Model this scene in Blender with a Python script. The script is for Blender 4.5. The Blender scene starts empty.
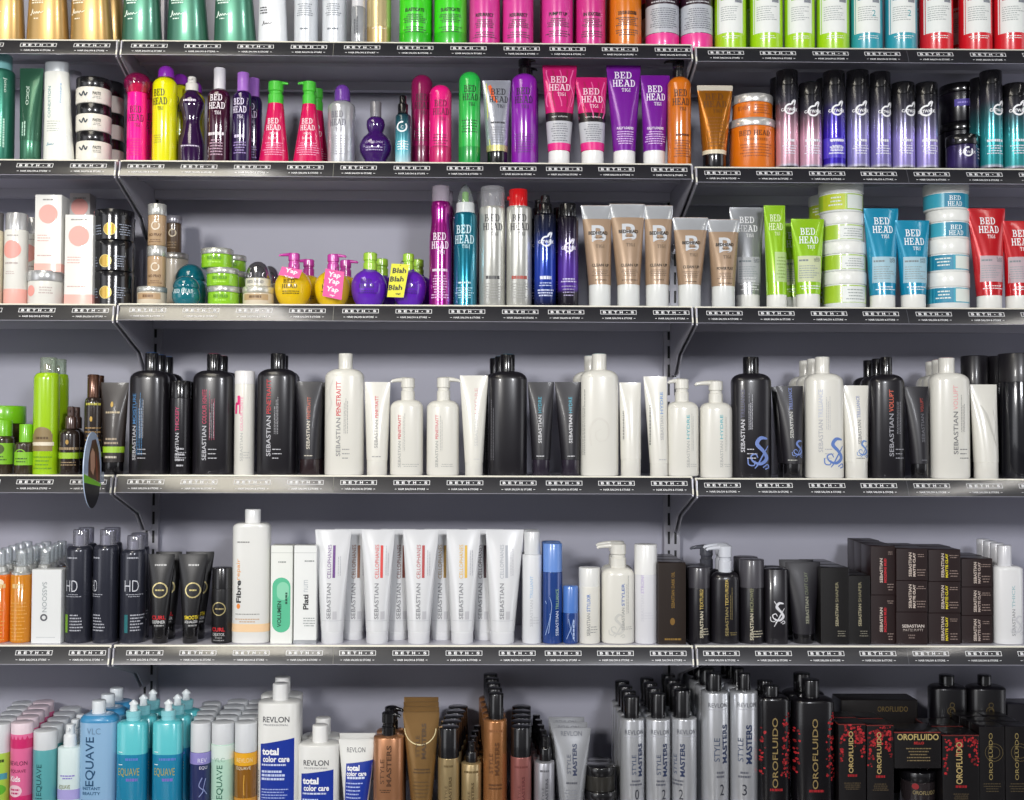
import bpy, math, random
from mathutils import Matrix, Vector
random.seed(7)
C = bpy.context.scene.collection
PI = math.pi
# ---------------------------------------------------------------- camera
F = 1190.0; PPX, PPY = 490.0, 400.0
D = 2.58; ZC = 1.28
YAW, PITCH, ROLL = math.radians(0.75), math.radians(1.73), 0.0035
R3 = (Matrix.Rotation(-YAW, 3, 'Z') @ Matrix.Rotation(PI/2 + PITCH, 3, 'X') @ Matrix.Rotation(ROLL, 3, 'Z'))
CP = Vector((0, -D, ZC))
WALL_Y = 0.325

def un(px, py, Y):
    d = R3 @ Vector(((px-PPX)/F, -(py-PPY)/F, -1))
    t = (Y - CP.y)/d.y
    return CP + d*t

cam = bpy.data.cameras.new('camera'); co = bpy.data.objects.new('camera', cam); C.objects.link(co)
co.matrix_world = Matrix.Translation(CP) @ R3.to_4x4()
cam.sensor_width = 36; cam.lens = 36*F/1024
cam.shift_x = (512-PPX)/1024; cam.shift_y = 0
cam.clip_start = .05
bpy.context.scene.camera = co

# ---------------------------------------------------------------- materials
def lin(h):
    h = h.lstrip('#')
    r = [int(h[i:i+2], 16)/255 for i in (0, 2, 4)]
    return tuple((c/12.92 if c <= .04045 else ((c+.055)/1.055)**2.4) for c in r) + (1,)
MC = {}
def newmat(key):
    m = bpy.data.materials.new('surface'); m.use_nodes = True
    MC[key] = m
    return m, m.node_tree.nodes, m.node_tree.links
def pl(h, r=.32, m=0., coat=.25, bump=0.):
    key = ('pl', h, r, m, coat, bump)
    if key in MC: return MC[key]
    mt, N, L = newmat(key)
    b = N['Principled BSDF']
    b.inputs['Base Color'].default_value = lin(h); b.inputs['Roughness'].default_value = r
    b.inputs['Metallic'].default_value = m; b.inputs['Coat Weight'].default_value = coat
    b.inputs['Coat Roughness'].default_value = .08
    # slight unevenness of the gloss, as on moulded plastic
    tc = N.new('ShaderNodeTexCoord'); nz = N.new('ShaderNodeTexNoise'); nz.inputs['Scale'].default_value = 250
    mr = N.new('ShaderNodeMapRange'); mr.inputs['To Min'].default_value = r*.97; mr.inputs['To Max'].default_value = r*1.03
    L.new(tc.outputs['Object'], nz.inputs['Vector']); L.new(nz.outputs['Fac'], mr.inputs['Value']); L.new(mr.outputs['Result'], b.inputs['Roughness'])
    if bump:
        bp = N.new('ShaderNodeBump'); bp.inputs['Strength'].default_value = bump; bp.inputs['Distance'].default_value = .002
        nz2 = N.new('ShaderNodeTexNoise'); nz2.inputs['Scale'].default_value = 35
        L.new(tc.outputs['Object'], nz2.inputs['Vector']); L.new(nz2.outputs['Fac'], bp.inputs['Height']); L.new(bp.outputs['Normal'], b.inputs['Normal'])
    return mt
def met(h, r=.28, coat=.3): return pl(h, r, .55, coat)
def ink(h): return pl(h, .45, 0, 0)
def grad(stops, r=.28, m=.4):
    key = ('gr', tuple(stops), r, m)
    if key in MC: return MC[key]
    mt, N, L = newmat(key); b = N['Principled BSDF']
    b.inputs['Roughness'].default_value = r; b.inputs['Metallic'].default_value = m; b.inputs['Coat Weight'].default_value = .4
    tc = N.new('ShaderNodeTexCoord'); sp = N.new('ShaderNodeSeparateXYZ'); cr = N.new('ShaderNodeValToRGB')
    L.new(tc.outputs['Generated'], sp.inputs[0]); L.new(sp.outputs['Z'], cr.inputs['Fac']); L.new(cr.outputs['Color'], b.inputs['Base Color'])
    e = cr.color_ramp.elements
    while len(e) < len(stops): e.new(.5)
    for k, (p, h) in enumerate(stops): e[k].position = p; e[k].color = lin(h)
    return mt
def clr(h='f2f4f6', milk=.12, r=.06):
    key = ('cl', h, milk, r)
    if key in MC: return MC[key]
    mt, N, L = newmat(key); N.remove(N['Principled BSDF']); out = N['Material Output']
    tr = N.new('ShaderNodeBsdfTransparent'); tr.inputs['Color'].default_value = lin(h)
    df = N.new('ShaderNodeBsdfDiffuse'); df.inputs['Color'].default_value = lin(h)
    gs = N.new('ShaderNodeBsdfGlossy'); gs.inputs['Roughness'].default_value = r
    m1 = N.new('ShaderNodeMixShader'); m1.inputs[0].default_value = milk
    lw = N.new('ShaderNodeLayerWeight'); lw.inputs['Blend'].default_value = .28
    mr = N.new('ShaderNodeMapRange'); mr.inputs['To Min'].default_value = .05; mr.inputs['To Max'].default_value = .75
    m2 = N.new('ShaderNodeMixShader')
    L.new(tr.outputs[0], m1.inputs[1]); L.new(df.outputs[0], m1.inputs[2])
    L.new(lw.outputs['Fresnel'], mr.inputs['Value']); L.new(mr.outputs['Result'], m2.inputs[0])
    L.new(m1.outputs[0], m2.inputs[1]); L.new(gs.outputs[0], m2.inputs[2]); L.new(m2.outputs[0], out.inputs['Surface'])
    return mt

# ---------------------------------------------------------------- lettering
TC = {}
def text_geo(s, bold=.0, res=1):
    key = (s, bold, res)
    if key in TC: return TC[key]
    cu = bpy.data.curves.new('lettering', 'FONT'); cu.body = s; cu.size = 1; cu.resolution_u = res; cu.offset = bold
    cu.fill_mode = 'FRONT'
    ob = bpy.data.objects.new('lettering', cu); C.objects.link(ob)
    dg = bpy.context.evaluated_depsgraph_get(); me = ob.evaluated_get(dg).to_mesh()
    v = [(p.co.x, p.co.y) for p in me.vertices]; f = [tuple(p.vertices) for p in me.polygons]
    ob.evaluated_get(dg).to_mesh_clear()
    bpy.data.objects.remove(ob); bpy.data.curves.remove(cu)
    x0 = min(p[0] for p in v); x1 = max(p[0] for p in v); y0 = min(p[1] for p in v); y1 = max(p[1] for p in v)
    g = ([(a-x0, b-y0) for a, b in v], f, x1-x0, y1-y0)
    TC[key] = g
    return g
# slab-serif stamp letters: rectangles (x0,y0,x1,y1) and bowls, unit height
def slab(s):
    key = ('slab', s)
    if key in TC: return TC[key]
    V, Fc = [], []; x = 0; t = .17; sf = .09
    def rc(a, b, c, d):
        n = len(V); V.extend([(x+a, b), (x+c, b), (x+c, d), (x+a, d)]); Fc.append((n, n+1, n+2, n+3))
    def arc(cx, cy, rx, ry, th):
        k = 8; n = len(V)
        for i in range(k+1):
            a = -PI/2 + PI*i/k
            V.append((x+cx+rx*math.cos(a), cy+ry*math.sin(a))); V.append((x+cx+(rx-th)*math.cos(a), cy+(ry-.1)*math.sin(a)))
        for i in range(k): Fc.append((n+2*i, n+2*i+2, n+2*i+3, n+2*i+1))
    def serif(cx, y): rc(cx-.14, y, cx+.14+.04, y+sf)
    def diag(x0, y0, x1, y1, w):
        n = len(V); V.extend([(x+x0, y0), (x+x0+w, y0), (x+x1+w, y1), (x+x1, y1)]); Fc.append((n, n+1, n+2, n+3))
    for ch in s:
        w = .8
        if ch == 'B':
            rc(.1, 0, .1+t, 1); rc(0, 0, .45, .1); rc(0, .9, .42, 1); rc(.1, .46, .45, .56); arc(.44, .28, .3, .28, t); arc(.41, .75, .27, .25, t)
        elif ch == 'E':
            rc(.1, 0, .1+t, 1); rc(0, 0, .68, .1); rc(0, .9, .66, 1); rc(.1, .46, .45, .56); rc(.58, 0, .68, .3); rc(.56, .7, .66, 1); rc(.42, .38, .5, .64); w = .76
        elif ch == 'D':
            rc(.1, 0, .1+t, 1); rc(0, 0, .42, .1); rc(0, .9, .42, 1); arc(.4, .5, .38, .5, t); w = .84
        elif ch == 'H':
            rc(.1, 0, .1+t, 1); rc(.6, 0, .6+t, 1); rc(.1, .45, .7, .56)
            for cx in (.165, .665): serif(cx, 0); serif(cx, .91)
            w = .88
        elif ch == 'A':
            diag(.06, 0, .36, 1, .12); diag(.62, 0, .34, 1, t+.02); rc(.2, .28, .66, .37); serif(.12, 0); serif(.7, 0); rc(.2, .91, .5, 1); w = .9
        elif ch == 'T':
            rc(.28, 0, .28+t, 1); rc(0, .89, .74, 1); serif(.35, 0); rc(0, .7, .09, 1); rc(.65, .7, .74, 1); w = .8
        elif ch == 'I':
            rc(.14, 0, .14+t, 1); serif(.21, 0); serif(.21, .91); w = .44
        elif ch == 'G':
            k = 10; n = len(V)
            for i in range(k+1):
                a = .25*PI + 1.45*PI*i/k
                V.append((x+.38+.36*math.cos(a), .5+.5*math.sin(a))); V.append((x+.38+.2*math.cos(a), .5+.38*math.sin(a)))
            for i in range(k): Fc.append((n+2*i, n+2*i+2, n+2*i+3, n+2*i+1))
            rc(.4, .4, .78, .5); rc(.6, 0, .72, .45); w = .86
        else: w = .35
        x += w + .04
    g = (V, Fc, x-.04, 1.0); TC[key] = g
    return g

# ---------------------------------------------------------------- mesh builder
NR = 28
def ring(hw, hd, n, cx, cy, z):
    out = []
    if n >= 20:                                  # rectangle with small rounded corners
        b = min(hw, hd)*.06 + 1e-5
        for sx, sy, a0 in ((1, 1, 0), (-1, 1, PI/2), (-1, -1, PI), (1, -1, 1.5*PI)):
            for k in range(3):
                a = a0 + k*PI/4
                out.append((cx + sx*(hw-b) + b*math.cos(a), cy + sy*(hd-b) + b*math.sin(a), z))
        return out
    for k in range(NR):
        a = 2*PI*(k+.5)/NR; c, s = math.cos(a), math.sin(a)
        out.append((cx + hw*math.copysign(abs(c)**(2/n), c), cy + hd*math.copysign(abs(s)**(2/n), s), z))
    return out

class MB:
    def __init__(s): s.v = []; s.f = []; s.m = []; s.mats = []
    def mi(s, m):
        if m not in s.mats: s.mats.append(m)
        return s.mats.index(m)
    def add(s, V, Fc, m):
        n = len(s.v); s.v.extend(V); i = s.mi(m)
        for f in Fc: s.f.append(tuple(k+n for k in f)); s.m.append(i)
    def rings(s, rs, m, cap0=True, cap1=True):
        k = len(rs[0]); V = [p for r in rs for p in r]; Fc = []
        for i in range(len(rs)-1):
            for j in range(k):
                j2 = (j+1) % k
                Fc.append((i*k+j, (i+1)*k+j, (i+1)*k+j2, i*k+j2))
        if cap0: Fc.append(tuple(range(k)))
        if cap1: Fc.append(tuple(reversed(range((len(rs)-1)*k, len(rs)*k))))
        s.add(V, Fc, m)
    def sweep(s, pts, rad, m, k=10, flat=1.0):
        rs = []
        P = [Vector(p) for p in pts]
        for i, p in enumerate(P):
            t = (P[min(i+1, len(P)-1)] - P[max(i-1, 0)]).normalized()
            up = Vector((0, 1, 0)) if abs(t.y) < .9 else Vector((1, 0, 0))
            a = t.cross(up).normalized(); b = t.cross(a)
            r = rad[i] if isinstance(rad, (list, tuple)) else rad
            rs.append([tuple(p + a*r*math.cos(2*PI*j/k)*flat + b*r*math.sin(2*PI*j/k)) for j in range(k)])
        s.rings(rs, m)
    def box(s, x0, x1, y0, y1, z0, z1, m, b=.0):
        V = [(x, y, z) for z in (z0, z1) for y in (y0, y1) for x in (x0, x1)]
        s.add(V, [(0, 2, 3, 1), (4, 5, 7, 6), (0, 1, 5, 4), (2, 6, 7, 3), (0, 4, 6, 2), (1, 3, 7, 5)], m)
    def obj(s, name, parent=None, loc=None, smooth=38, fixn=False):
        me = bpy.data.meshes.new(name); me.from_pydata(s.v, [], s.f)
        for m in s.mats: me.materials.append(m)
        me.polygons.foreach_set('material_index', s.m)
        me.shade_smooth(); me.set_sharp_from_angle(angle=math.radians(smooth))
        me.update()
        o = bpy.data.objects.new(name, me); C.objects.link(o)
        if parent: o.parent = parent
        if loc is not None: o.location = loc
        return o

# ---------------------------------------------------------------- shelf positions (front lip top, photo pixels -> metres)
LIPT = 0.019                                     # how far the lip's top edge leans back
ROWY = {1: (40, 42.7, 48.7), 2: (160, 162.5, 168.3), 3: (304.3, 305.3, 307.8), 4: (475.3, 476, 479), 5: (645.5, 645.8, 646.3), 6: (818, 818, 818)}
BAYX = (56, 405, 860)
SZ = {r: tuple(un(BAYX[b], ROWY[r][b], LIPT).z for b in range(3)) for r in ROWY}
XL = un(116.2, 305, 0).x; XR = un(693.6, 306, 0).x; GAP = .006
BAYS = ((XL-GAP-(XR-XL), XL-GAP), (XL, XR), (XR+GAP, XR+GAP+(XR-XL)))
def bay_of(px): return 0 if px < 116 else (1 if px < 695.5 else 2)

# ---------------------------------------------------------------- products
ITEMS = []; LABELS = []
ORD = ['second', 'third', 'fourth', 'fifth', 'sixth', 'seventh']
class P:
    def __init__(s, it, name, mat, label=None, parent=None):
        s.it = it; s.name = name; s.mat = mat; s.label = label; s.parent = parent; s.mb = MB(); s.secs = []; s.obj = None
    def sec(s, q):
        it = s.it; y, hw = q[0], q[1]
        hd = q[2] if len(q) > 2 and q[2] is not None else hw*it.dr
        n = q[3] if len(q) > 3 and q[3] is not None else it.n
        dx = q[4] if len(q) > 4 else 0
        return (it.Z(y), hw*it.sc, hd*it.sc, n, dx*it.sc, it.dyl)
    def loft(s, secs, mat=None):
        S = [s.sec(q) for q in secs]
        S.sort(key=lambda q: -q[0]) if S[0][0] < S[-1][0] else None
        for i in range(1, len(S)):               # keep rings apart
            if S[i][0] > S[i-1][0]-1e-5: S[i] = (S[i-1][0]-1e-5,)+S[i][1:]
        s.secs += S
        s.mb.rings([ring(q[1], q[2], q[3], q[4], q[5], q[0]) for q in S], mat or s.mat)
        return s
    def at(s, z):
        S = s.secs
        if z >= S[0][0]: return S[0]
        for a, b in zip(S, S[1:]):
            if a[0] >= z >= b[0]:
                t = (a[0]-z)/max(1e-9, a[0]-b[0]); return tuple(p+(q-p)*t for p, q in zip(a, b))
        return S[-1]
    def surf(s, x, z, eps):                      # projected from the front
        _, hw, hd, n, cx, cy = s.at(z)
        u = max(-.985, min(.985, (x-cx)/hw))
        y = hd if n >= 20 else hd*(1-abs(u)**n)**(1/n)
        return (cx+u*hw, cy-y-eps, z)
    def wrap(s, xc, t, z, eps):                  # bent round the body
        _, hw, hd, n, cx, cy = s.at(z)
        if n >= 3.2: return s.surf(xc+t, z, eps)
        a = math.asin(max(-.95, min(.95, (xc-cx)/hw))) + t/hw
        a = max(-1.5, min(1.5, a))
        x = math.sin(a); return (cx+hw*x, cy-hd*(1-abs(x)**n)**(1/n)-eps, z)
    def glyphs(s, g, x, y, h, col, rot, w, eps):
        V, Fc, gw, gh = g; it = s.it
        sy = h/gh; sx = (w/gw) if w else sy
        out = []; xc = (x-it.xc)*it.sc; zc = it.Z(y, False)
        for a, b in V:
            p, q = (a-gw/2)*sx*it.sc, (b-gh/2)*sy*it.sc
            if rot == 90: p, q = -q, p
            elif rot == -90: p, q = q, -p
            elif rot: c, sn = math.cos(math.radians(rot)), math.sin(math.radians(rot)); p, q = p*c-q*sn, p*sn+q*c
            out.append(s.wrap(xc, p, zc+q, eps))
        s.mb.add(out, Fc, col if not isinstance(col, str) else ink(col))
        return s
    def text(s, t, x, y, h, col, rot=0, w=None, bold=.0, eps=.0006, res=None):
        return s.glyphs(text_geo(t, bold, res or (4 if h > 5 else 3 if h > 3.5 else 2)), x, y, h, col, rot, w, eps)
    def slab(s, t, x, y, h, col, w=None, eps=.0007, rot=0):
        return s.glyphs(slab(t), x, y, h, col, rot, w, eps)
    def poly(s, pts, col, eps=.0004):            # convex outline in photo pixels, fanned from its middle
        pts = [(a[0]+(b[0]-a[0])*q/m, a[1]+(b[1]-a[1])*q/m) for a, b in zip(pts, list(pts[1:])+[pts[0]]) for m in [max(1, int(math.hypot(b[0]-a[0], b[1]-a[1])/1.5))] for q in range(m)]
        it = s.it; cx = sum(p[0] for p in pts)/len(pts); cy = sum(p[1] for p in pts)/len(pts); V = []; Fc = []; n = len(pts); K = 7
        for k in range(K+1):
            for a, b in pts:
                f = k/K; V.append(s.surf((cx+(a-cx)*f-it.xc)*it.sc, it.Z(cy+(b-cy)*f, False), eps))
        for k in range(K):
            for j in range(n):
                j2 = (j+1) % n; q = (k*n+j, k*n+j2, (k+1)*n+j2, (k+1)*n+j)
                Fc.append(q if k else (q[0], q[2], q[3]))
        s.mb.add(V, [tuple(reversed(f)) for f in Fc], col if not isinstance(col, str) else ink(col)); return s
    def disc(s, x, y, r, col, ry=None, eps=.0005, k=20):
        return s.poly([(x+r*math.cos(2*PI*i/k), y+(ry or r)*math.sin(2*PI*i/k)) for i in range(k)], col, eps)
    def arc(s, x, y, r, th, col, a0=0, a1=360, eps=.0006, k=24):
        it = s.it; V = []; Fc = []
        for i in range(k+1):
            a = math.radians(a0+(a1-a0)*i/k)
            for q in (r, r-th): V.append(s.surf((x+q*math.cos(a)-it.xc)*it.sc, it.Z(y-q*math.sin(a), False), eps))
        for i in range(k): Fc.append((2*i, 2*i+1, 2*i+3, 2*i+2))
        s.mb.add(V, Fc, col if not isinstance(col, str) else ink(col)); return s
    def stroke(s, pts, th, col, eps=.0006):      # a curved ribbon through photo pixels
        it = s.it; V = []; Fc = []
        if len(pts) > 3:                         # round the bends
            sm = []; tw = []; N_ = len(pts)
            for i in range(N_-1):
                p0, p1, p2, p3 = pts[max(0, i-1)], pts[i], pts[i+1], pts[min(N_-1, i+2)]
                for q in range(5):
                    t = q/5; sm.append(tuple(.5*(2*p1[d]+(p2[d]-p0[d])*t+(2*p0[d]-5*p1[d]+4*p2[d]-p3[d])*t*t+(3*p1[d]-p0[d]-3*p2[d]+p3[d])*t**3) for d in (0, 1)))
                    tw.append(th[i]+(th[i+1]-th[i])*t if isinstance(th, (list, tuple)) else th)
            sm.append(tuple(pts[-1])); tw.append(th[-1] if isinstance(th, (list, tuple)) else th); pts, th = sm, tw
        for i, p in enumerate(pts):
            a = pts[max(0, i-1)]; b = pts[min(len(pts)-1, i+1)]
            dx, dy = b[0]-a[0], b[1]-a[1]; l = math.hypot(dx, dy) or 1
            w = th[i] if isinstance(th, (list, tuple)) else th
            for sg in (1, -1): V.append(s.surf((p[0]-dy/l*w/2*sg-it.xc)*it.sc, it.Z(p[1]+dx/l*w/2*sg, False), eps))
        for i in range(len(pts)-1): Fc.append((2*i, 2*i+1, 2*i+3, 2*i+2))
        s.mb.add(V, Fc, col if not isinstance(col, str) else ink(col)); return s
    def rect(s, x0, x1, y0, y1, col, eps=.0003, k=12, y0b=None):
        it = s.it; V = []; Fc = []; m = 6
        for j in range(m+1):
            for i in range(k+1):
                f = i/k; ya = y0 + ((y0b if y0b is not None else y0)-y0)*f
                V.append(s.surf((x0+(x1-x0)*f-it.xc)*it.sc, it.Z(ya+(y1-ya)*j/m, False), eps))
        for j in range(m):
            for i in range(k): Fc.append((j*(k+1)+i, (j+1)*(k+1)+i, (j+1)*(k+1)+i+1, j*(k+1)+i+1))
        s.mb.add(V, Fc, col if not isinstance(col, str) else ink(col)); return s
    def lines(s, x0, x1, y0, y1, n, col, fill=.55, al='c', eps=.0006):
        rnd = random.Random(int(x0*7+y0*13)); it = s.it
        for i in range(n):
            y = y0 + (y1-y0)*(i+.5)/n; hh = (y1-y0)/n*fill/2
            wd = (x1-x0)*rnd.uniform(.6, 1); a = x0 if al == 'l' else (x0+x1-wd)/2; e = a+wd
            while a < e:
                b = min(e, a+rnd.uniform(.8, 3.2)); s.rect(a, b, y-hh, y+hh, col, eps, 2); a = b+.45
        return s
    def vlines(s, x0, x1, y0, y1, n, col, fill=.5, eps=.0006):
        rnd = random.Random(int(x0*5+y0*11))
        for i in range(n):
            x = x0+(x1-x0)*(i+.5)/n; h = (x1-x0)/n*fill/2; e = y1; a = y1-(y1-y0)*rnd.uniform(.6, 1)
            while a < e:
                b = min(e, a+rnd.uniform(1, 3.5)); s.rect(x-h, x+h, a, b, col, eps, 1); a = b+.5
        return s
    def band(s, y0, y1, mat, eps=.00025):
        it = s.it; za, zb = it.Z(y0, False), max(0.0, it.Z(y1, False))
        zs = [za]+[q[0] for q in s.secs if zb < q[0] < za]+[zb]
        rs = []
        for z in zs:
            _, hw, hd, n, cx, cy = s.at(z); rs.append(ring(hw+eps, hd+eps, n if n < 20 else 20, cx, cy, z))
        s.mb.rings(rs, mat if not isinstance(mat, str) else ink(mat), False, False); return s
    def pipe(s, pts, rad, flat=1.0, mat=None):   # points (x px, y px, depth px)
        it = s.it
        s.mb.sweep([((a-it.xc)*it.sc, c*it.sc+it.dyl, it.Z(b)) for a, b, c in pts], [r*it.sc for r in rad] if isinstance(rad, (list, tuple)) else rad*it.sc, mat or s.mat, 12, flat)
        return s

class It:
    def __init__(s, row, name, cat, label, xc, hw, dr=1.0, n=2.0, front=.04, zb=None, hd=None, group=None, bay=None):
        s.row, s.name, s.cat, s.label, s.xc, s.dr, s.n = row, name, cat, label, xc, dr, n
        sc = D/F
        for _ in range(3):
            s.hd = (hd if hd is not None else hw*dr)*sc; s.Y = front+s.hd; s.Yp = front if n >= 20 else s.Y
            sc = (un(xc+10, 430, s.Yp)-un(xc-10, 430, s.Yp)).length/20
        s.sc = sc; s.dyl = 0
        s.z0 = SZ[row][bay_of(xc) if bay is None else bay]
        s.X0 = un(xc, 400, s.Yp).x
        s.zs = s.z0
        if zb is not None: s.z0 = un(xc, zb, s.Yp).z
        s.X0 = un(xc, 430-(s.z0-ZC)/sc, s.Yp).x
        s.parts = []; s.rears = []; s.group = group
        ITEMS.append(s)
    def Z(s, y, clamp=True):
        if y is None: return 0.0
        if isinstance(y, complex): return y.imag*s.sc
        z = un(s.xc, y, s.Yp).z - s.z0
        return max(0.0, z) if clamp else z
    def part(s, name, mat, label=None, parent=None):
        p = P(s, name, mat, label, parent); s.parts.append(p); return p
    def rear(s, what, n=1, dy=None, dx=0., gap=.004, group=None, skip=0):
        s.rears.append((what, n, dy, dx, gap, group, skip)); return s
    def build(s):
        single = len(s.parts) == 1
        loc = (s.X0, s.Y, s.z0)
        if single:
            root = s.parts[0].mb.obj(s.name, None, loc)
        else:
            root = bpy.data.objects.new(s.name, None); C.objects.link(root); root.location = loc; root.empty_display_size = .02
            for p in s.parts:
                p.obj = p.mb.obj(p.name, p.parent.obj if p.parent else root)
                if p.label: p.obj['label'] = p.label
        root['label'] = s.label; root['category'] = s.cat; LABELS.append(s.label)
        if s.group: root['group'] = s.group
        for what, n, dy, dx, gap, group, skip in s.rears:
            if s.group is None: root['group'] = group or (what + ' file')
            for k in range(n):
                y = s.Y + (k+1+skip)*(dy if dy else 2*s.hd+gap)
                if y + s.hd > WALL_Y-.003: break
                r = root.copy(); C.objects.link(r); r.location = (s.X0+dx*s.sc*(k+1), y, s.z0)
                r['label'] = '%s, %s back from the front of its file' % (what, ORD[k+skip]); r['group'] = group or (what + ' file'); LABELS.append(r['label'])
                for ch in root.children:
                    c = ch.copy(); C.objects.link(c); c.parent = r
                    for g in ch.children:
                        e = g.copy(); C.objects.link(e); e.parent = c

# profile helpers (photo pixels)
def shoulder(y0, h0, y1, h1, k=6):
    return [(y1-(y1-y0)*math.cos(PI/2*i/k), h0+(h1-h0)*math.sin(PI/2*i/k)) for i in range(k+1)]
def dome(y0, y1, hw, k=7): return shoulder(y0, .3, y1, hw, k)
def cyl(y0, y1, hw, b=.8): return [(y0, hw-b), (y0+b*.35, hw-b*.3), (y0+b, hw), (y1, hw)]
def foot(hw, b=.9, dx=0): return [(1j*b, hw, None, None, dx), (None, hw-b*.8, None, None, dx)]
# ---------------------------------------------------------------- setting and lights
def tag(o, label=None, cat=None, group=None, kind=None):
    if label: o['label'] = label; LABELS.append(label)
    if cat: o['category'] = cat
    if group: o['group'] = group
    if kind: o['kind'] = kind
    return o
def noisy(h1, h2, scale, r, m=0., coat=0., sx=1.):
    key = ('nz', h1, h2, scale, r)
    if key in MC: return MC[key]
    mt, N, L = newmat(key); b = N['Principled BSDF']
    b.inputs['Roughness'].default_value = r; b.inputs['Metallic'].default_value = m; b.inputs['Coat Weight'].default_value = coat
    tc = N.new('ShaderNodeTexCoord'); mp = N.new('ShaderNodeMapping'); mp.inputs['Scale'].default_value = (sx, 1, 1)
    nz = N.new('ShaderNodeTexNoise'); nz.inputs['Scale'].default_value = scale; nz.inputs['Detail'].default_value = 4
    cr = N.new('ShaderNodeValToRGB'); cr.color_ramp.elements[0].color = lin(h1); cr.color_ramp.elements[1].color = lin(h2)
    cr.color_ramp.elements[0].position = .3; cr.color_ramp.elements[1].position = .7
    L.new(tc.outputs['Object'], mp.inputs[0]); L.new(mp.outputs[0], nz.inputs['Vector']); L.new(nz.outputs['Fac'], cr.inputs['Fac']); L.new(cr.outputs['Color'], b.inputs['Base Color'])
    return mt
WALLM = noisy('a3a3b1', 'a9a9b6', 3, .5)
SHELFM = noisy('bebdc8', 'c4c3cd', 5, .38, .1)
BRK = noisy('a5a4ad', 'abaab3', 5, .36, .15)
CREAM = pl('e9e6d8', .35)
STRIP = MC.get('strip')
def strip_mat():
    mt, N, L = newmat('strip'); b = N['Principled BSDF']
    b.inputs['Base Color'].default_value = lin('1c1c23'); b.inputs['Roughness'].default_value = .5
    b.inputs['Coat Weight'].default_value = 1; b.inputs['Coat Roughness'].default_value = .17; b.inputs['Coat IOR'].default_value = 1.9
    tc = N.new('ShaderNodeTexCoord'); nz = N.new('ShaderNodeTexNoise'); nz.inputs['Scale'].default_value = 9
    bp = N.new('ShaderNodeBump'); bp.inputs['Strength'].default_value = .12; bp.inputs['Distance'].default_value = .004
    L.new(tc.outputs['Object'], nz.inputs['Vector']); L.new(nz.outputs['Fac'], bp.inputs['Height']); L.new(bp.outputs['Normal'], b.inputs['Coat Normal'])
    return mt
STRIP = strip_mat(); WHITE = ink('e8e8ea'); DARK = ink('111114')

def struct(name, mb, **k):
    o = mb.obj(name, **k); o['kind'] = 'structure'; return o
ZCEIL = 2.95
m = MB(); m.box(-4, 4, WALL_Y, WALL_Y+.1, 0, ZCEIL, WALLM); struct('wall_back', m)
m = MB(); m.box(-4, 4, -5, WALL_Y+.1, -.1, 0, noisy('4c4a4a', '565352', 4, .35)); struct('floor', m)
m = MB(); m.box(-4, 4, -5, WALL_Y+.1, ZCEIL, ZCEIL+.1, noisy('4a4a48', '50504e', 4, .8)); struct('ceiling', m)

SPX = un(668, 400, WALL_Y-.02).x; SPL = un(152, 400, WALL_Y-.02).x
# uprights
for px, lab in ((152, 'grey slotted steel upright behind the left joint of the shelves'), (669, 'grey slotted steel upright behind the right joint of the shelves')):
    X = (XL-GAP/2) if px < 400 else (XR+GAP/2)
    m = MB(); m.box(-.019, .019, -.022, -.001, .2, ZCEIL-.15, BRK)
    sl = DARK
    z = .3
    while z < 2.6:
        for sx in (-.008, .008): m.box(sx-.0028, sx+.0028, -.0226, -.0222, z, z+.03, sl)
        z += .045
    o = m.obj('shelf_upright', None, (X, WALL_Y, 0)); tag(o, lab, 'upright', 'slotted uprights')

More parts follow.
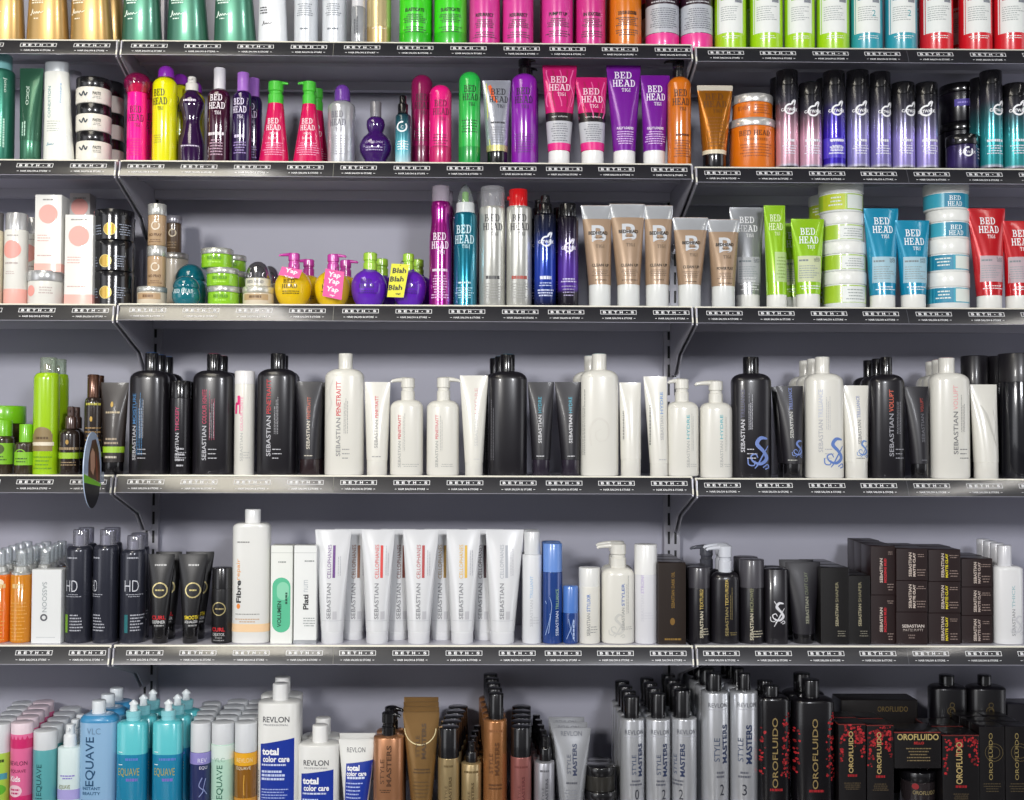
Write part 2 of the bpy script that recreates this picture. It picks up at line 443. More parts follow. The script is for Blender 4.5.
ROWN = {1: 'top', 2: 'second', 3: 'third', 4: 'fourth', 5: 'fifth', 6: 'bottom'}
BAYN = ('left bay', 'middle bay', 'right bay')
TILT = math.radians(27); LH = .0425
def lip_pt(s, out=0.):                            # s = 0 at the top edge, 1 at the bottom edge; gently bowed outwards
    y = LIPT - LIPT*s; z = -LH*math.cos(TILT)*s
    bow = .0014*4*s*(1-s) + out
    return (y - bow*math.cos(TILT), z + bow*math.sin(TILT))
TAGX = {0: (-18, 35.3, 89), 1: tuple(146.6+53.4*k for k in range(8)) + (566.5, 619, 672), 2: (725.4, 777.6, 830.4, 882.4, 935.5, 988.4, 1041)}
TOFF = {1: 1.5, 2: -2, 3: 0, 4: -2, 5: -3, 6: -3}
for r in range(1, 7):
    for b in range(3):
        x0, x1 = BAYS[b]; xm = (x0+x1)/2; hw = (x1-x0)/2; z0 = SZ[r][b]
        root = bpy.data.objects.new('shelf', None); C.objects.link(root); root.location = (xm, 0, z0); root.empty_display_size = .05
        tag(root, 'grey metal shelf with black label strip, %s shelf of the %s' % (ROWN[r], BAYN[b]), 'shelf', 'wall shelves')
        # board: top plate, front channel and a recessed underside
        m = MB(); hb = hw-.004; zb = -LH*math.cos(TILT)
        m.box(-hb, hb, LIPT+.0015, WALL_Y-.025, -.009, 0, SHELFM)
        m.box(-hb, hb, .0205, .026, -.024, -.004, SHELFM)
        m.box(-hb, hb, .14, .152, -.016, -.008, SHELFM)
        m.box(-hb, hb, WALL_Y-.045, WALL_Y-.025, -.03, -.008, SHELFM)
        m.obj('board', root)
        # label strip: bowed black card behind clear plastic, cream edges
        m = MB(); K = 8
        def quad(xa, xb, sa, sb, mat, out=0., k=K):
            V = []; Fc = []
            for i in range(k+1):
                y, z = lip_pt(sa+(sb-sa)*i/k, out); V += [(xa, y, z), (xb, y, z)]
            for i in range(k): Fc.append((2*i, 2*i+2, 2*i+3, 2*i+1))
            m.add(V, Fc, mat)
        quad(-hw+.003, hw-.003, .06, .97, STRIP)
        cm = MB()
        for xa, xb, sa, sb in ((-hw, hw, -.03, .06), (-hw, -hw+.0032, .06, 1), (hw-.0032, hw, .06, 1), (-hw+.003, hw-.003, .97, 1.0)):
            mm = cm; k = 4; V = []; Fc = []
            for i in range(k+1):
                y, z = lip_pt(sa+(sb-sa)*i/k, .0008); V += [(xa, y, z), (xb, y, z), (xb, y+.003, z), (xa, y+.003, z)]
            for i in range(k):
                for j in range(4): Fc.append((4*i+j, 4*i+4+j, 4*i+4+(j+1) % 4, 4*i+(j+1) % 4))
            Fc += [(0, 1, 2, 3), (4*k+3, 4*k+2, 4*k+1, 4*k)]
            mm.add(V, Fc, CREAM if sb < .97 or sa < .9 else pl('8d8c98', .3))
        # printed tags
        def glyph(g, xc, s, h, w, mat):
            V, Fc, gw, gh = g; out = []
            for a, q in V:
                y, z = lip_pt(s-((q-gh/2)*h/gh)/LH, .0005); out.append((xc+(a-gw/2)*w/gw, y, z))
            m.add(out, Fc, mat)
        for tx in TAGX[b]:
            X = un(tx+TOFF[r], ROWY[r][b], 0).x-xm
            if abs(X) > hw-.04: continue
            W = .0395; sa, sb = .26, .52
            for (a, c, d, e) in ((-W, W, sa, sa+.026), (-W, W, sb-.026, sb), (-W, -W+.0012, sa, sb), (W-.0012, W, sa, sb)):
                quad(X+a, X+c, d, e, WHITE, .0005, 1)
            for k, ch in enumerate('BETH.S'):
                xx = X-W+.009+k*.0122
                if ch == '.': quad(xx-.0012, xx+.0012, .375, .42, WHITE, .0005, 1)
                else: glyph(text_geo(ch, .05, 3), xx, .39, .0062, .0066, WHITE)
            glyph(text_geo('HAIR SALON & STORE', .02, 2), X, .75, .0042, .058, WHITE)
            for sx in (-1, 1): quad(X+sx*.0345-.002, X+sx*.0345+.002, .74, .765, WHITE, .0005, 1)
        if b == 1:                                # joint between two lengths of card
            X = un(333, ROWY[r][1], 0).x-xm; quad(X-.0006, X+.0006, .06, .97, pl('77766f', .4), .0004)
        if b == 2:
            X = un(909, ROWY[r][2], 0).x-xm; quad(X-.0006, X+.0006, .06, .97, pl('55555c', .4), .0004)
        m.obj('label_strip', root, smooth=60)
        cm.obj("strip_holder", root)
        # end brackets
        for sx in (-1, 1):
            zz = zb
            prof = [(LIPT-.012, -.004), (.002, zz-.004), (.19, zz-.056), (.245, zz-.1), (.292, zz-.1), (.292, -.004)]
            t = .0015; mm = MB(); X = sx*(hw-.0018); n = len(prof)
            V = [(X-t, y, z) for y, z in prof]+[(X+t, y, z) for y, z in prof]
            Fc = [tuple(range(n)), tuple(range(2*n-1, n-1, -1))]+[(i, i+n, (i+1) % n+n, (i+1) % n) for i in range(n)]
            mm.add(V, Fc, BRK); mm.obj('bracket', root, smooth=20)

# lamps: two fluorescent lines on the ceiling running away from the shelves, a row of lamps further back in the shop
def area(name, loc, rot, sx, sy, power, col=(1, 1, 1), spread=None):
    l = bpy.data.lights.new(name, 'AREA'); l.shape = 'RECTANGLE'; l.size = sx; l.size_y = sy; l.energy = power; l.color = col
    if spread: l.spread = math.radians(spread)
    o = bpy.data.objects.new(name, l); C.objects.link(o); o.location = loc; o.rotation_euler = rot; return o
LW = (1, .965, .9)
for k, X in enumerate((-3.4, -.72, 2.05)):
    area('ceiling_lamp', (X, -1.35, ZCEIL-.06), (0, 0, 0), .08, 1.7, 6, LW)
    if k == 1: area('strip_wash_light', (X-.3, -1.35, ZCEIL-.05), (0, 0, 0), .45, 1.7, 17, (1, .93, .76))  # unseen panel light, added for a broad warm wash on the label strips
def aim(loc, to):
    return (Vector(to)-Vector(loc)).to_track_quat('-Z', 'Y').to_euler()
for loc, pw, col in (((-1.5, -3.5, 2.25), 80, (1, .98, .95)), ((1.0, -3.6, 2.25), 66, (.95, .96, 1))):
    area('shop_lamp', loc, aim(loc, (loc[0]*.2, .1, 1.15)), .45, .45, pw, col)
# the rest of the shop in front of the shelves: dim, with two bright bands added for the highlights on round bottles
w = bpy.data.worlds.new('world'); bpy.context.scene.world = w; w.use_nodes = True
N, L = w.node_tree.nodes, w.node_tree.links; bg = N['Background']
tc = N.new('ShaderNodeTexCoord'); sp = N.new('ShaderNodeSeparateXYZ'); L.new(tc.outputs['Generated'], sp.inputs[0])
def mth(op, a, b=None, c=None):
    n = N.new('ShaderNodeMath'); n.operation = op
    for k, v in enumerate((a, b, c)):
        if v is None: continue
        if isinstance(v, (int, float)): n.inputs[k].default_value = v
        else: L.new(v, n.inputs[k])
    return n.outputs[0]
def smooth(v, a, b):
    n = N.new('ShaderNodeMapRange'); n.interpolation_type = 'SMOOTHSTEP'; L.new(v, n.inputs['Value'])
    n.inputs['From Min'].default_value = a; n.inputs['From Max'].default_value = b; return n.outputs['Result']
az = mth('ARCTAN2', sp.outputs['X'], mth('MULTIPLY', sp.outputs['Y'], -1.0))
tot = .235
up = smooth(sp.outputs['Z'], -.5, -.1)
for a0, hwid, soft, k in ((-42, 10, 10, 2.0), (70, 8, 7, 1.9)):
    d = mth('ABSOLUTE', mth('SUBTRACT', az, math.radians(a0)))
    m = mth('SUBTRACT', 1.0, smooth(d, math.radians(hwid-soft*.5), math.radians(hwid+soft)))
    tot = mth('ADD', mth('MULTIPLY', mth('MULTIPLY', m, up), k), tot)
bg.inputs[0].default_value = (.95, .96, 1, 1); L.new(tot, bg.inputs[1])
sc = bpy.context.scene
sc.view_settings.view_transform = 'Standard'; sc.view_settings.look = 'None'; sc.view_settings.gamma = 1; sc.view_settings.use_curve_mapping = False
sc.view_settings.exposure = -0.2
# ---------------------------------------------------------------- kinds of product
BLK = pl('0e0d10', .22, 0, .5); CAPBLK = pl('100f12', .2, 0, .6); MATBLK = pl('1b1a1d', .36, 0, .2)
IVORY = pl('e0ded5', .28, 0, .4); WHT = pl('e6e6e4', .3, 0, .3); SILV = met('c4c6ca', .3); CLEAR = clr(); SMOKE = clr('50505a', .25); GREY = pl('8a8a90', .35)
def bottle(row, name, cat, label, x0, x1, ytop, mat, cap=None, sh=7, dr=.72, n=2.3, front=.04, neck=None, bev=1.2, hd=None, taper=0, zb=None, capname='cap', fr=.55):
    """body with a rounded shoulder; cap = (x0, x1, y0, y1, mat)"""
    xc = (x0+x1)/2; hw = (x1-x0)/2
    it = It(row, name, cat, label, xc, hw, dr, n, front, zb, hd)
    b = it.part('body', mat); it.b = b
    if cap:
        cx0, cx1, cy0, cy1, cm = cap; ch = (cx1-cx0)/2; cdx = (cx0+cx1)/2-xc
        nk = neck if neck else ch*.92
        top = [(cy1-.5, nk, nk, 2, cdx)] + [(y, h, max(h*dr, nk) if False else nk+(hw*dr-nk)*((h-nk)/max(1e-6, hw-nk)), n, cdx*(1-(h-nk)/max(1e-6, hw-nk))) for y, h in shoulder(ytop, nk, ytop+sh, hw-taper)]
    else:
        top = dome(ytop, ytop+sh, hw-taper)
    b.loft(top+[(1j*bev, hw), (1j*bev*.3, hw-bev*.3), (None, hw-bev)])
    if cap:
        c = it.part(capname, cm); it.c = c
        c.loft([(y, h, h, 2, cdx) for y, h in cyl(cy0, cy1, ch, .9)])
    return it
def can(row, name, cat, label, x0, x1, ysh, mat, cap, sh=5, front=.04, **k):
    return bottle(row, name, cat, label, x0, x1, ysh, mat, cap, sh, 1.0, 2.0, front, **k)
def tube(row, name, cat, label, xt, yt, xb, mat, capy=None, capmat=None, capx=None, crimp=2.5, front=.04, tilt=0, zb=None, flat=.9):
    """crimped flat at the top, round at the bottom, standing on its cap"""
    xc = (xb[0]+xb[1])/2; hb = (xb[1]-xb[0])/2; ht = (xt[1]-xt[0])/2; dx = (xt[0]+xt[1])/2-xc
    hdp = hb*.95
    it = It(row, name, cat, label, xc, hb, 1, 2, front, zb, hdp)
    b = it.part('body', mat); it.b = b
    yb = it.Z(capy) / it.sc if capy else 0
    ztop = it.Z(yt)/it.sc; S = []
    zc0 = ztop-crimp
    S += [(1j*ztop, ht, flat*.7, 2, dx), (1j*zc0, ht, flat, 2, dx)]
    K = 9
    for i in range(1, K+1):
        t = i/K; z = zc0+(yb-zc0)*t
        S.append((1j*z, ht+(hb-ht)*t, flat+(hdp-flat)*math.sin(t*PI/2)**.9, 2, dx*(1-t)))
    if not capy: S[-1] = (1j*.8, hb, hdp); S.append((None, hb-.7, hdp-.7))
    b.loft(S)
    if capy:
        c = it.part('cap', capmat); it.c = c
        cw = (capx[1]-capx[0])/2 if capx else hb*.97; cd = ((capx[0]+capx[1])/2-xc) if capx else 0
        c.loft([(1j*(yb+.2), cw-.5, cw-.5, 2, cd), (1j*(yb-.3), cw, cw, 2, cd), (1j*.7, cw, cw, 2, cd), (None, cw-.5, cw-.5, 2, cd)])
    return it
def jar(row, cat, label, x0, x1, yl0, yl1, lidmat, bodmat, yb=None, front=.04, name='jar', lidw=0, ybn=None, body_in=.4):
    xc = (x0+x1)/2; hw = (x1-x0)/2
    it = It(row, name, cat, label, xc, hw, 1, 2, front, yb)
    b = it.part('body', bodmat); it.b = b
    b.loft([(yl1-.2, hw-body_in-.8), (yl1+.8, hw-body_in), (1j*1.2, hw-body_in), (1j*.3, hw-body_in-.5), (None, hw-body_in-1.3)])
    l = it.part('lid', lidmat); it.c = l
    l.loft([(yl0, hw-1.2+lidw), (yl0+.35, hw-.4+lidw), (yl0+1, hw+lidw), (yl1-.5, hw+lidw), (yl1, hw-.3+lidw)])
    return it
def box(row, label, x0, x1, y0, mat, depth=None, front=.04, zb=None, name='product_box', cat='box'):
    xc = (x0+x1)/2; hw = (x1-x0)/2
    it = It(row, name, cat, label, xc, hw, 1, 30, front, zb, hd=(depth/2 if depth else hw))
    it.hdp = depth/2 if depth else hw
    b = it.part('carton', mat); it.b = b; h = it.hdp
    b.loft([(y0, hw-.4, h-.4), (y0+.4, hw, h), (1j*.4, hw, h), (None, hw-.4, h-.4)])
    return it
def pump(it, mat, stem, head, spout, neckmat=None, collar=None, coll_mat=None, sr=2.0, drop=1.5, toward=-3, clear=None):
    """stem=(x0,x1,y0,y1) tall neck; head y; spout x end"""
    xa, xb, ya, yb = stem; dx = (xa+xb)/2-it.xc; hw = (xb-xa)/2
    p = it.part('pump', mat)
    p.loft([(ya, hw*.82, hw*.82, 2, dx), (ya+.8, hw*.98, hw*.98, 2, dx), (ya+(yb-ya)*.42, hw, hw, 2, dx), (ya+(yb-ya)*.46, hw*.86, hw*.86, 2, dx), (ya+(yb-ya)*.56, hw*.86, hw*.86, 2, dx), (ya+(yb-ya)*.6, hw, hw, 2, dx), (yb, hw, hw, 2, dx)])
    q = it.part('nozzle', mat, None, p); s = 1 if spout > it.xc else -1
    y = ya+sr*.9; xm = (xa+xb)/2
    q.pipe([(xm-s*hw*.5, y-.2, 0), (xm+s*hw*.6, y-.5, toward*.3), (xm+(spout-xm)*.65, y+.0, toward*.7), (xm+(spout-xm)*.93, y+drop*.5, toward), (spout, y+drop*1.4, toward*1.05)], [sr, sr, sr*.8, sr*.62, sr*.5])
    return p
def sprayer(it, mat, x0, x1, y0, y1, noz=None):
    """finger-spray top: ribbed collar, narrower actuator"""
    xc = (x0+x1)/2; hw = (x1-x0)/2; dx = xc-it.xc
    p = it.part('sprayer', mat); h = y1-y0
    p.loft([(y0, hw*.55, hw*.55, 2, dx), (y0+.7, hw*.66, hw*.66, 2, dx), (y0+h*.42, hw*.7, hw*.7, 2, dx), (y0+h*.48, hw*.95, hw*.95, 2, dx), (y0+h*.52, hw, hw, 2, dx), (y1, hw, hw, 2, dx)])
    q = it.part('nozzle', mat, None, p); q.pipe([(xc, y0+h*.2, -hw*.5), (xc, y0+h*.2, -hw*1.0)], [hw*.25, hw*.22])
    return p
def bedhead(b, x, y, w, col, h=7.2, tigi=True, gap=8.6, tw=None, rot=0):
    b.slab('BED', x-w*.03, y, h, col, w*.74, rot=rot); b.slab('HEAD', x, y+gap, h, col, w, rot=rot)
    if tigi: b.slab('TIGI', x+w*.08, y+gap+7.2, 3.6, col, w*.36)
    return b
def catw(b, x, y, col='f2f2f4', w=19, r=5.6):
    b.arc(x, y, r, 1.7, col, 75, 390); b.stroke([(x+r*.25, y-r+1), (x+r*.5, y-r-1.6), (x+r*.95, y-r-3.0), (x+r*.75, y-r*.6)], [1.4, 2.2, 2.0, .8], col)
    b.text('CATWALK', x, y+.4, 3.2, col, w=w, bold=.03); return b
def script_mark(b, x, y, w, col):
    pts = [(-.5, .28), (-.42, .36), (-.36, .1), (-.3, -.4), (-.27, .1), (-.2, .22), (-.14, -.02), (-.05, .2), (.02, -.05), (.12, .2), (.2, -.06), (.3, .12), (.5, -.1)]
    b.stroke([(x+a*w, y+c*w*.55) for a, c in pts], w*.055, col); return b
def seb(b, x, ybot, l1, h, col1, word, l2, col2, gap=2):
    b.text('SEBASTIAN', x, ybot-l1/2, h, col1, 90, l1, .01)
    if word: b.text(word, x, ybot-l1-gap-l2/2, h, col2, 90, l2, .01)
    return b
# ---------------------------------------------------------------- top shelf
TOPY = -58
GOLD = met('b8955a', .34); GRNJ = met('40745f', .34)
def flared(label, x0, x1, xt0, xt1, mat, ink_c, yt=TOPY, mark=None, rear=None):
    xc = (x0+x1)/2; hw = (x1-x0)/2; ht = (xt1-xt0)/2; dx = (xt0+xt1)/2-xc
    it = It(1, 'shampoo_bottle', 'bottle', label, xc, hw, .62, 2.5, .035); b = it.part('body', mat); it.b = b
    slope = (ht-hw)/45; ht2 = hw+slope*90; dx2 = dx*2
    b.loft([(yt+8, ht2*.9, None, None, dx2), (yt+9, ht2, None, None, dx2), (1j*1, hw), (None, hw-.8)])
    c = it.part('cap', mat); c.loft([(q[0], q[1], q[1]*.62, 2.5, dx2) for q in cyl(yt-10, yt+8, ht2*.94)])
    if mark: script_mark(b, mark[0], mark[1], 14, ink_c); b.lines(mark[0]-7, mark[0]+8, 0, 8, 3, ink_c, .5); b.lines(mark[0]-4, mark[0]+3, 21.5, 23.5, 1, ink_c)
    return it
flared('gold flared bottle on top shelf, cut by left picture edge', -16, 25, -13, 22.5, GOLD, 'f5ead0', mark=(-2, 16))
flared('gold flared bottle on top shelf, between two gold ones', 27, 69.5, 29, 66, GOLD, 'f5ead0', mark=(40.5, 16))
flared('gold flared bottle on top shelf, beside the first green bottle', 71, 113.5, 71.5, 109.5, GOLD, 'f5ead0', mark=(81, 15.5)).rear('gold flared bottle ending the left top shelf', 1, dx=5)
flared('green flared bottle, leftmost of the three on top shelf', 122, 162.5, 123.5, 159.5, GRNJ, 'dcefe4', mark=(133.5, 17))
flared('green flared bottle, middle of the three on top shelf', 167, 209.5, 168.5, 205, GRNJ, 'dcefe4', mark=(179, 17.5))
flared('green flared bottle on top shelf, beside the white flared bottle', 214, 257, 215, 252.5, GRNJ, 'dcefe4', mark=(224.5, 18))
it = flared('white flared bottle on top shelf, right of the green ones', 258, 288, 259, 285.5, pl('dfe2e6', .35), '333338')
it.b.lines(261, 276, 0, 2.4, 1, '44444a'); it.b.lines(261, 272, 9, 17, 3, '44444a', .5, 'l'); script_mark(it.b, 268, 26, 10, '3a3a40')
for (x0, x1, lab) in ((294, 318, 'white cylindrical bottle on top shelf, right of white flared bottle'), (322, 346.5, 'white cylindrical bottle on top shelf, left of the thin grey bottle')):
    it = can(1, 'shampoo_bottle', 'bottle', lab, x0, x1, TOPY+20, pl('d5d9de', .3, .1), (x0+1, x1-1, TOPY-2, TOPY+18, WHT), front=.035)
    xm = (x0+x1)/2
    it.b.lines(xm-7, xm+7, 0, 3, 1, '60656c'); it.b.lines(xm-8, xm+8, 7, 20, 6, '8a9098', .4); it.b.lines(xm-6, xm+5, 31, 34, 1, '7a8088')
it = can(1, 'serum_bottle', 'bottle', 'thin grey see-through bottle with pale cap on top shelf', 351, 365.5, 8, clr('c9ccd0', .45), (351.5, 365, -18, 8, pl('cfcfd2', .3)), sh=1, front=.035); it.b.vlines(354, 359, 12, 36, 2, '55585e')
it = can(1, 'serum_bottle', 'bottle', 'champagne coloured bottle on top shelf, before the neon green ones', 366.5, 391, -20, met('c9ad76', .3), (369, 389, -42, -20, met('d6c08e', .3)), front=.035); it.b.band(2, 30, met('dcc896', .25)); it.b.lines(372, 388, 31, 33, 1, 'efe6cc')
NG = pl('3fd41f', .22, 0, .5); NP = pl('d63a96', .25, 0, .5); NP2 = pl('cf2f86', .25, 0, .5)
it = None
def tall1(label, x0, x1, mat, word, wcol='1c1c1c', line='38383a', ty=15, foot_c=None):
    it = bottle(1, 'shampoo_bottle', 'bottle', label, x0, x1, TOPY+6, mat, ((x0+x1)/2-8, (x0+x1)/2+8, TOPY-16, TOPY+6, CAPBLK), 8, 1.0, 2.0, .035)
    xm = (x0+x1)/2; w = (x1-x0)
    if word: it.b.text(word, xm, ty, 3.6, wcol, w=w*.62, bold=.04)
    it.b.lines(xm-w*.36, xm+w*.36, ty+4, ty+13, 5, line, .45); it.b.lines(xm-w*.4, xm+w*.4, ty+16, ty+23, 3, line, .35)
    if foot_c: it.b.band(36, None, foot_c)
    return it
tall1('neon green bottle on top shelf, left one of the pair', 399, 431.5, NG, 'ELASTICATE', foot_c=pl('2fb81a', .3)).rear('neon green bottle, left one of the pair,', 1)
tall1('neon green bottle on top shelf, touching the first pink bottle', 434, 467, NG, 'ELASTICATE', foot_c=pl('2fb81a', .3)).rear('neon green bottle next to the pink ones', 1)
tall1('pink bottle on top shelf, directly right of neon green', 469, 500, NP, 'RESURRECT', ty=20).rear('pink bottle right of the neon green bottle', 1)
tall1('pink bottle on top shelf, second of the four', 502.5, 533.5, NP, 'RESURRECT', ty=20).rear('pink bottle second of the four', 1)
tall1('pink bottle on top shelf, third of the four', 541.5, 573, NP, 'PUMP IT UP', ty=19).rear('pink bottle third of the four', 1)
tall1('deeper pink bottle on top shelf, beside the orange one', 576, 605.5, NP2, 'IN EXCESS', ty=19).rear('deeper pink bottle beside orange', 1)
tall1('orange bottle with black cap on top shelf', 609.5, 641.5, pl('d9760f', .22, 0, .5), 'COLOUR GODDESS', ty=18).rear('orange bottle on the top shelf', 1)
DPLUM = pl('2a1220', .3)
for x0, x1, lab, w in ((645.5, 679, 'black banded bottle with silver label and pink foot, left of pair', 'left'), (680.5, 712.5, 'black banded bottle with silver label and pink foot, right of pair', 'right')):
    it = bottle(1, 'shampoo_bottle', 'bottle', lab, x0, x1, TOPY+6, DPLUM, (x0+8, x1-8, TOPY-16, TOPY+6, CAPBLK), 8, 1.0, 2.0, .035)
    it.b.band(-30, -6, met('c93a86', .35)); it.b.band(9.5, 37.5, pl('b9bcc3', .35)); it.b.band(38, None, pl('ea3a94', .3)); xm = (x0+x1)/2
    it.b.text('EPIC VOLUME', xm-1, 3.4, 2.6, 'e8e8ea', w=19, bold=.02); it.b.lines(xm-14, xm+12, 6, 8, 1, 'c8c8cc'); it.b.lines(xm-14, xm+13, 13, 34, 10, '6e7078', .4)
    it.rear('black banded bottle, %s of the pink-footed pair' % w, 1)
def lab1(label, x0, x1, mat, acc, num=None, lc='e9ece8', rear=None):
    it = bottle(1, 'shampoo_bottle', 'bottle', label, x0, x1, TOPY+12, mat, ((x0+x1)/2-8, (x0+x1)/2+8, TOPY-10, TOPY+12, WHT), 8, 1.0, 2.0, .035)
    b = it.b; b.rect(x0+1.5, x1-6, 0.5, 37.5, lc, .0003); b.rect(x0+1.5, x1-6, -14, .5, acc, .0003)
    b.rect(x1-14.5, x1-7, 2, 8, '9ea2aa', .0005); b.vlines(x1-14, x1-7.5, 2.5, 7.5, 5, '50545a', .4)
    b.lines(x0+4, x0+14, 2.5, 5.5, 1, acc if not isinstance(acc, str) else acc, .6, 'l'); b.lines(x0+4, x1-8, 11, 26, 7, 'a3a9a8', .35, 'l'); b.lines(x0+4, x1-8, 40, 44, 2, lc, .35)
    if num: b.text(num, x1-13, 18.5, 6, '3aa0a8')
    if rear: it.rear(rear, 1)
    return it
LIME = pl('a9d91a', .26, 0, .5); TEAL = pl('2f9fb0', .28, 0, .5); RED = pl('d81f2c', .26, 0, .5)
lab1('lime bottle with white back label on top shelf, first of four', 714.5, 746, LIME, '9ac818', rear='lime bottle first of the four')
lab1('lime bottle with white back label on top shelf, second of four', 750, 782.5, LIME, '9ac818', rear='lime bottle second of the four')
lab1('lime bottle with white back label on top shelf, third of four', 784.5, 814.5, LIME, '9ac818')
lab1('lime bottle with white back label on top shelf, beside teal', 816.5, 849, LIME, '9ac818')
lab1('teal bottle with white back label on top shelf, beside lime', 850.5, 882, TEAL, '2b8d9c', '2')
lab1('teal bottle with white back label on top shelf, beside red', 885, 917, TEAL, '2b8d9c', '2')
lab1('red bottle with white back label on top shelf, beside teal', 919.5, 952.5, RED, 'c81c28', rear='red bottle beside the teal bottle')
lab1('red bottle with white back label on top shelf, middle one', 959.5, 991.5, RED, 'c81c28', rear='red bottle middle of three')
lab1('red bottle with white back label, rightmost on the top shelf', 993.5, 1026, RED, 'c81c28')
# ---------------------------------------------------------------- second shelf
it = can(2, 'shampoo_bottle', 'bottle', 'green bottle with pale teal cap, second shelf, at left picture edge', -15, 13.5, 71, met('38806a', .3), (-14, 10.5, 56, 71, pl('7fb7b8', .3)), sh=4)
it.b.text('Joico', 8.5, 88, 4, 'cfe8da', -90, 15); it.b.vlines(4, 9, 118, 150, 2, 'b8dccb')
it = tube(2, 'conditioner_tube', 'tube', 'dark green tube standing beside the tall white bottle', (18.5, 42.5), 68.5, (20, 41), met('376650', .3), 142, met('437a60', .3))
it.b.text('JOICO', 28.5, 97, 4, 'cfe8da', -90, 20); it.b.vlines(24, 29, 116, 138, 2, 'b8dccb')
it = It(2, 'shampoo_bottle', 'bottle', 'tall white bottle with silver top beside the stacked paste jars', 59, 15.5, .6, 2.4, .04)
b = it.part('body', pl('e6e7e0', .3)); b.loft([(73, 12, None, None, -3), (74, 12.4, None, None, -3), (120, 13.4, None, None, -1.7), (1j, 15.5), (None, 14.8)])
c = it.part('cap', met('c9ced2', .3)); c.loft([(q[0], q[1], None, 2.3, -3) for q in cyl(63, 73, 12)])
b.text('CONDITION', 51, 104, 3.2, '3c8a8c', 90, 32); b.text('moisture', 62, 95, 2.4, '4a9ad0', 90, 20); b.lines(49, 64, 122, 134, 5, 'a8b0a8', .3, 'l'); script_mark(b, 53, 146, 8, '5a9ab0')
it = can(2, 'shampoo_bottle', 'bottle', 'pale grey bottle half hidden behind the tall white bottle', 64, 82, 76, pl('b9b5c0', .3), (66, 80, 72, 76, SILV), sh=1, front=.14)
PASTE = pl('e5e1d6', .35); LIDK = pl('121114', .25, 0, .5)
def paste(lab, x0, x1, a, b_, c, base, front, wc='3a3a40', dark=False):
    it = jar(2, 'jar', lab, x0, x1, a, b_, LIDK, PASTE, base, front, name='paste_jar', lidw=-.6)
    xm = (x0+x1)/2
    it.b.stroke([(xm-10, b_+6), (xm-7, b_+9), (xm-5, b_+5), (xm-3, b_+9), (xm-1, b_+6)], 1.4, '39424c'); it.b.text('PASTE', xm+8, b_+6.5, 3.2, '55554c', w=8, bold=.03); it.b.lines(xm+4, xm+12, b_+9, b_+12, 2, '8a8a80', .4)
    return it
for k, (lab, y0, y1, yb) in enumerate((('white paste jar with black lid, top of front stack of three', 80.5, 91, 107), ('white paste jar with black lid, middle of front stack', 107, 117.5, 134.5), ('white paste jar with black lid, bottom of front stack', 134.5, 144.5, None))):
    paste(lab, 76, 111.5, y0, y1, 0, yb, .04)
for k, (lab, y0, y1, yb) in enumerate((('paste jar with black lid, top of the shadowed rear stack', 84, 99, 115.5), ('paste jar with black lid, middle of the shadowed rear stack', 115.5, 127.5, 142), ('paste jar with black lid, bottom of the shadowed rear stack', 142, 152, None))):
    jar(2, 'jar', lab, 93, 124, y0, y1, LIDK, PASTE, yb, .13, name='paste_jar', lidw=-.3)
# neon pink can in a big magenta bubble cap
it = It(2, 'hairspray_can', 'can', 'neon pink can with bulging magenta bubble cap, middle bay', 136.5, 10, 1, 2, .045)
b = it.part('body', pl('ff1496', .2, 0, .6)); b.loft(dome(82, 92, 9.6)+[(1j, 10), (None, 9.2)])
c = it.part('bubble_cap', clr('e83a96', .16)); c.loft([(73.2, 1), (73.6, 4), (75, 8), (77.5, 11), (81, 13), (84, 13.4), (87.5, 12.8), (91, 11.4), (94, 10.6)])
bedhead(b, 138, 111.5, 17, '5a0836', 7, gap=8.6); b.lines(129, 144, 140, 158, 7, 'd01478', .4)
it.rear('pink can with magenta bubble cap', 1, dy=.066, dx=6)
it = bottle(2, 'hairspray_can', 'can', 'neon yellow can with purple dome cap, second shelf', 152, 176.5, 77.5, pl('e6e200', .2, 0, .6), None, 9, 1, 2)
c = it.part('cap', pl('8a2cae', .25, 0, .5)); c.loft([(y, h, h, 2, 1) for y, h in dome(66, 73, 8)]+[(78.5, 8.3, 8.3, 2, 1)])
bedhead(it.b, 161.5, 95.5, 17, '2a2610', 7); it.b.lines(154, 167, 137, 146, 4, 'a8a010', .4)
it.rear('yellow can with purple dome cap', 2, dx=8)
CPUR = clr('3d1550', .55)
it = It(2, 'spray_bottle', 'bottle', 'dark purple hourglass spray bottle with white nozzle', 191, 13.3, .8, 2, .05)
b = it.part('body', pl('2c0f3c', .12, 0, 1)); b.loft([(91, 5), (92.5, 5.6), (95, 8), (99, 11), (104, 12.6), (108, 12), (114, 9.6), (121, 8.4), (128, 8.8), (136, 11), (144, 13), (150, 13.4), (1.2j, 13), (None, 11.5)])
sprayer(it, pl('dfdcd6', .3), 184.8, 197.6, 77.2, 91.5); b.lines(182, 200, 101, 104, 1, 'e8e0ee', .7); b.lines(180, 203, 147, 149, 1, 'cfc4da', .6)
def spray2(lab, x0, x1, yt, mat, cm, cx, cy, txt, rr=None):
    it = bottle(2, 'spray_bottle', 'bottle', lab, x0, x1, yt, mat, None, 8, .85, 2); it.b.loft if 0 else None
    sprayer(it, cm, cx[0], cx[1], cy, yt+.5); xm = (x0+x1)/2
    return it
it = bottle(2, 'spray_bottle', 'bottle', 'dark wine bottle with tall white spray cap, second shelf', 207, 230, 90.5, pl('3c0c28', .12, 0, 1), (213, 225, 68.5, 90, pl('d8d6dc', .3)), 8, .9, 2, capname='spray_cap')
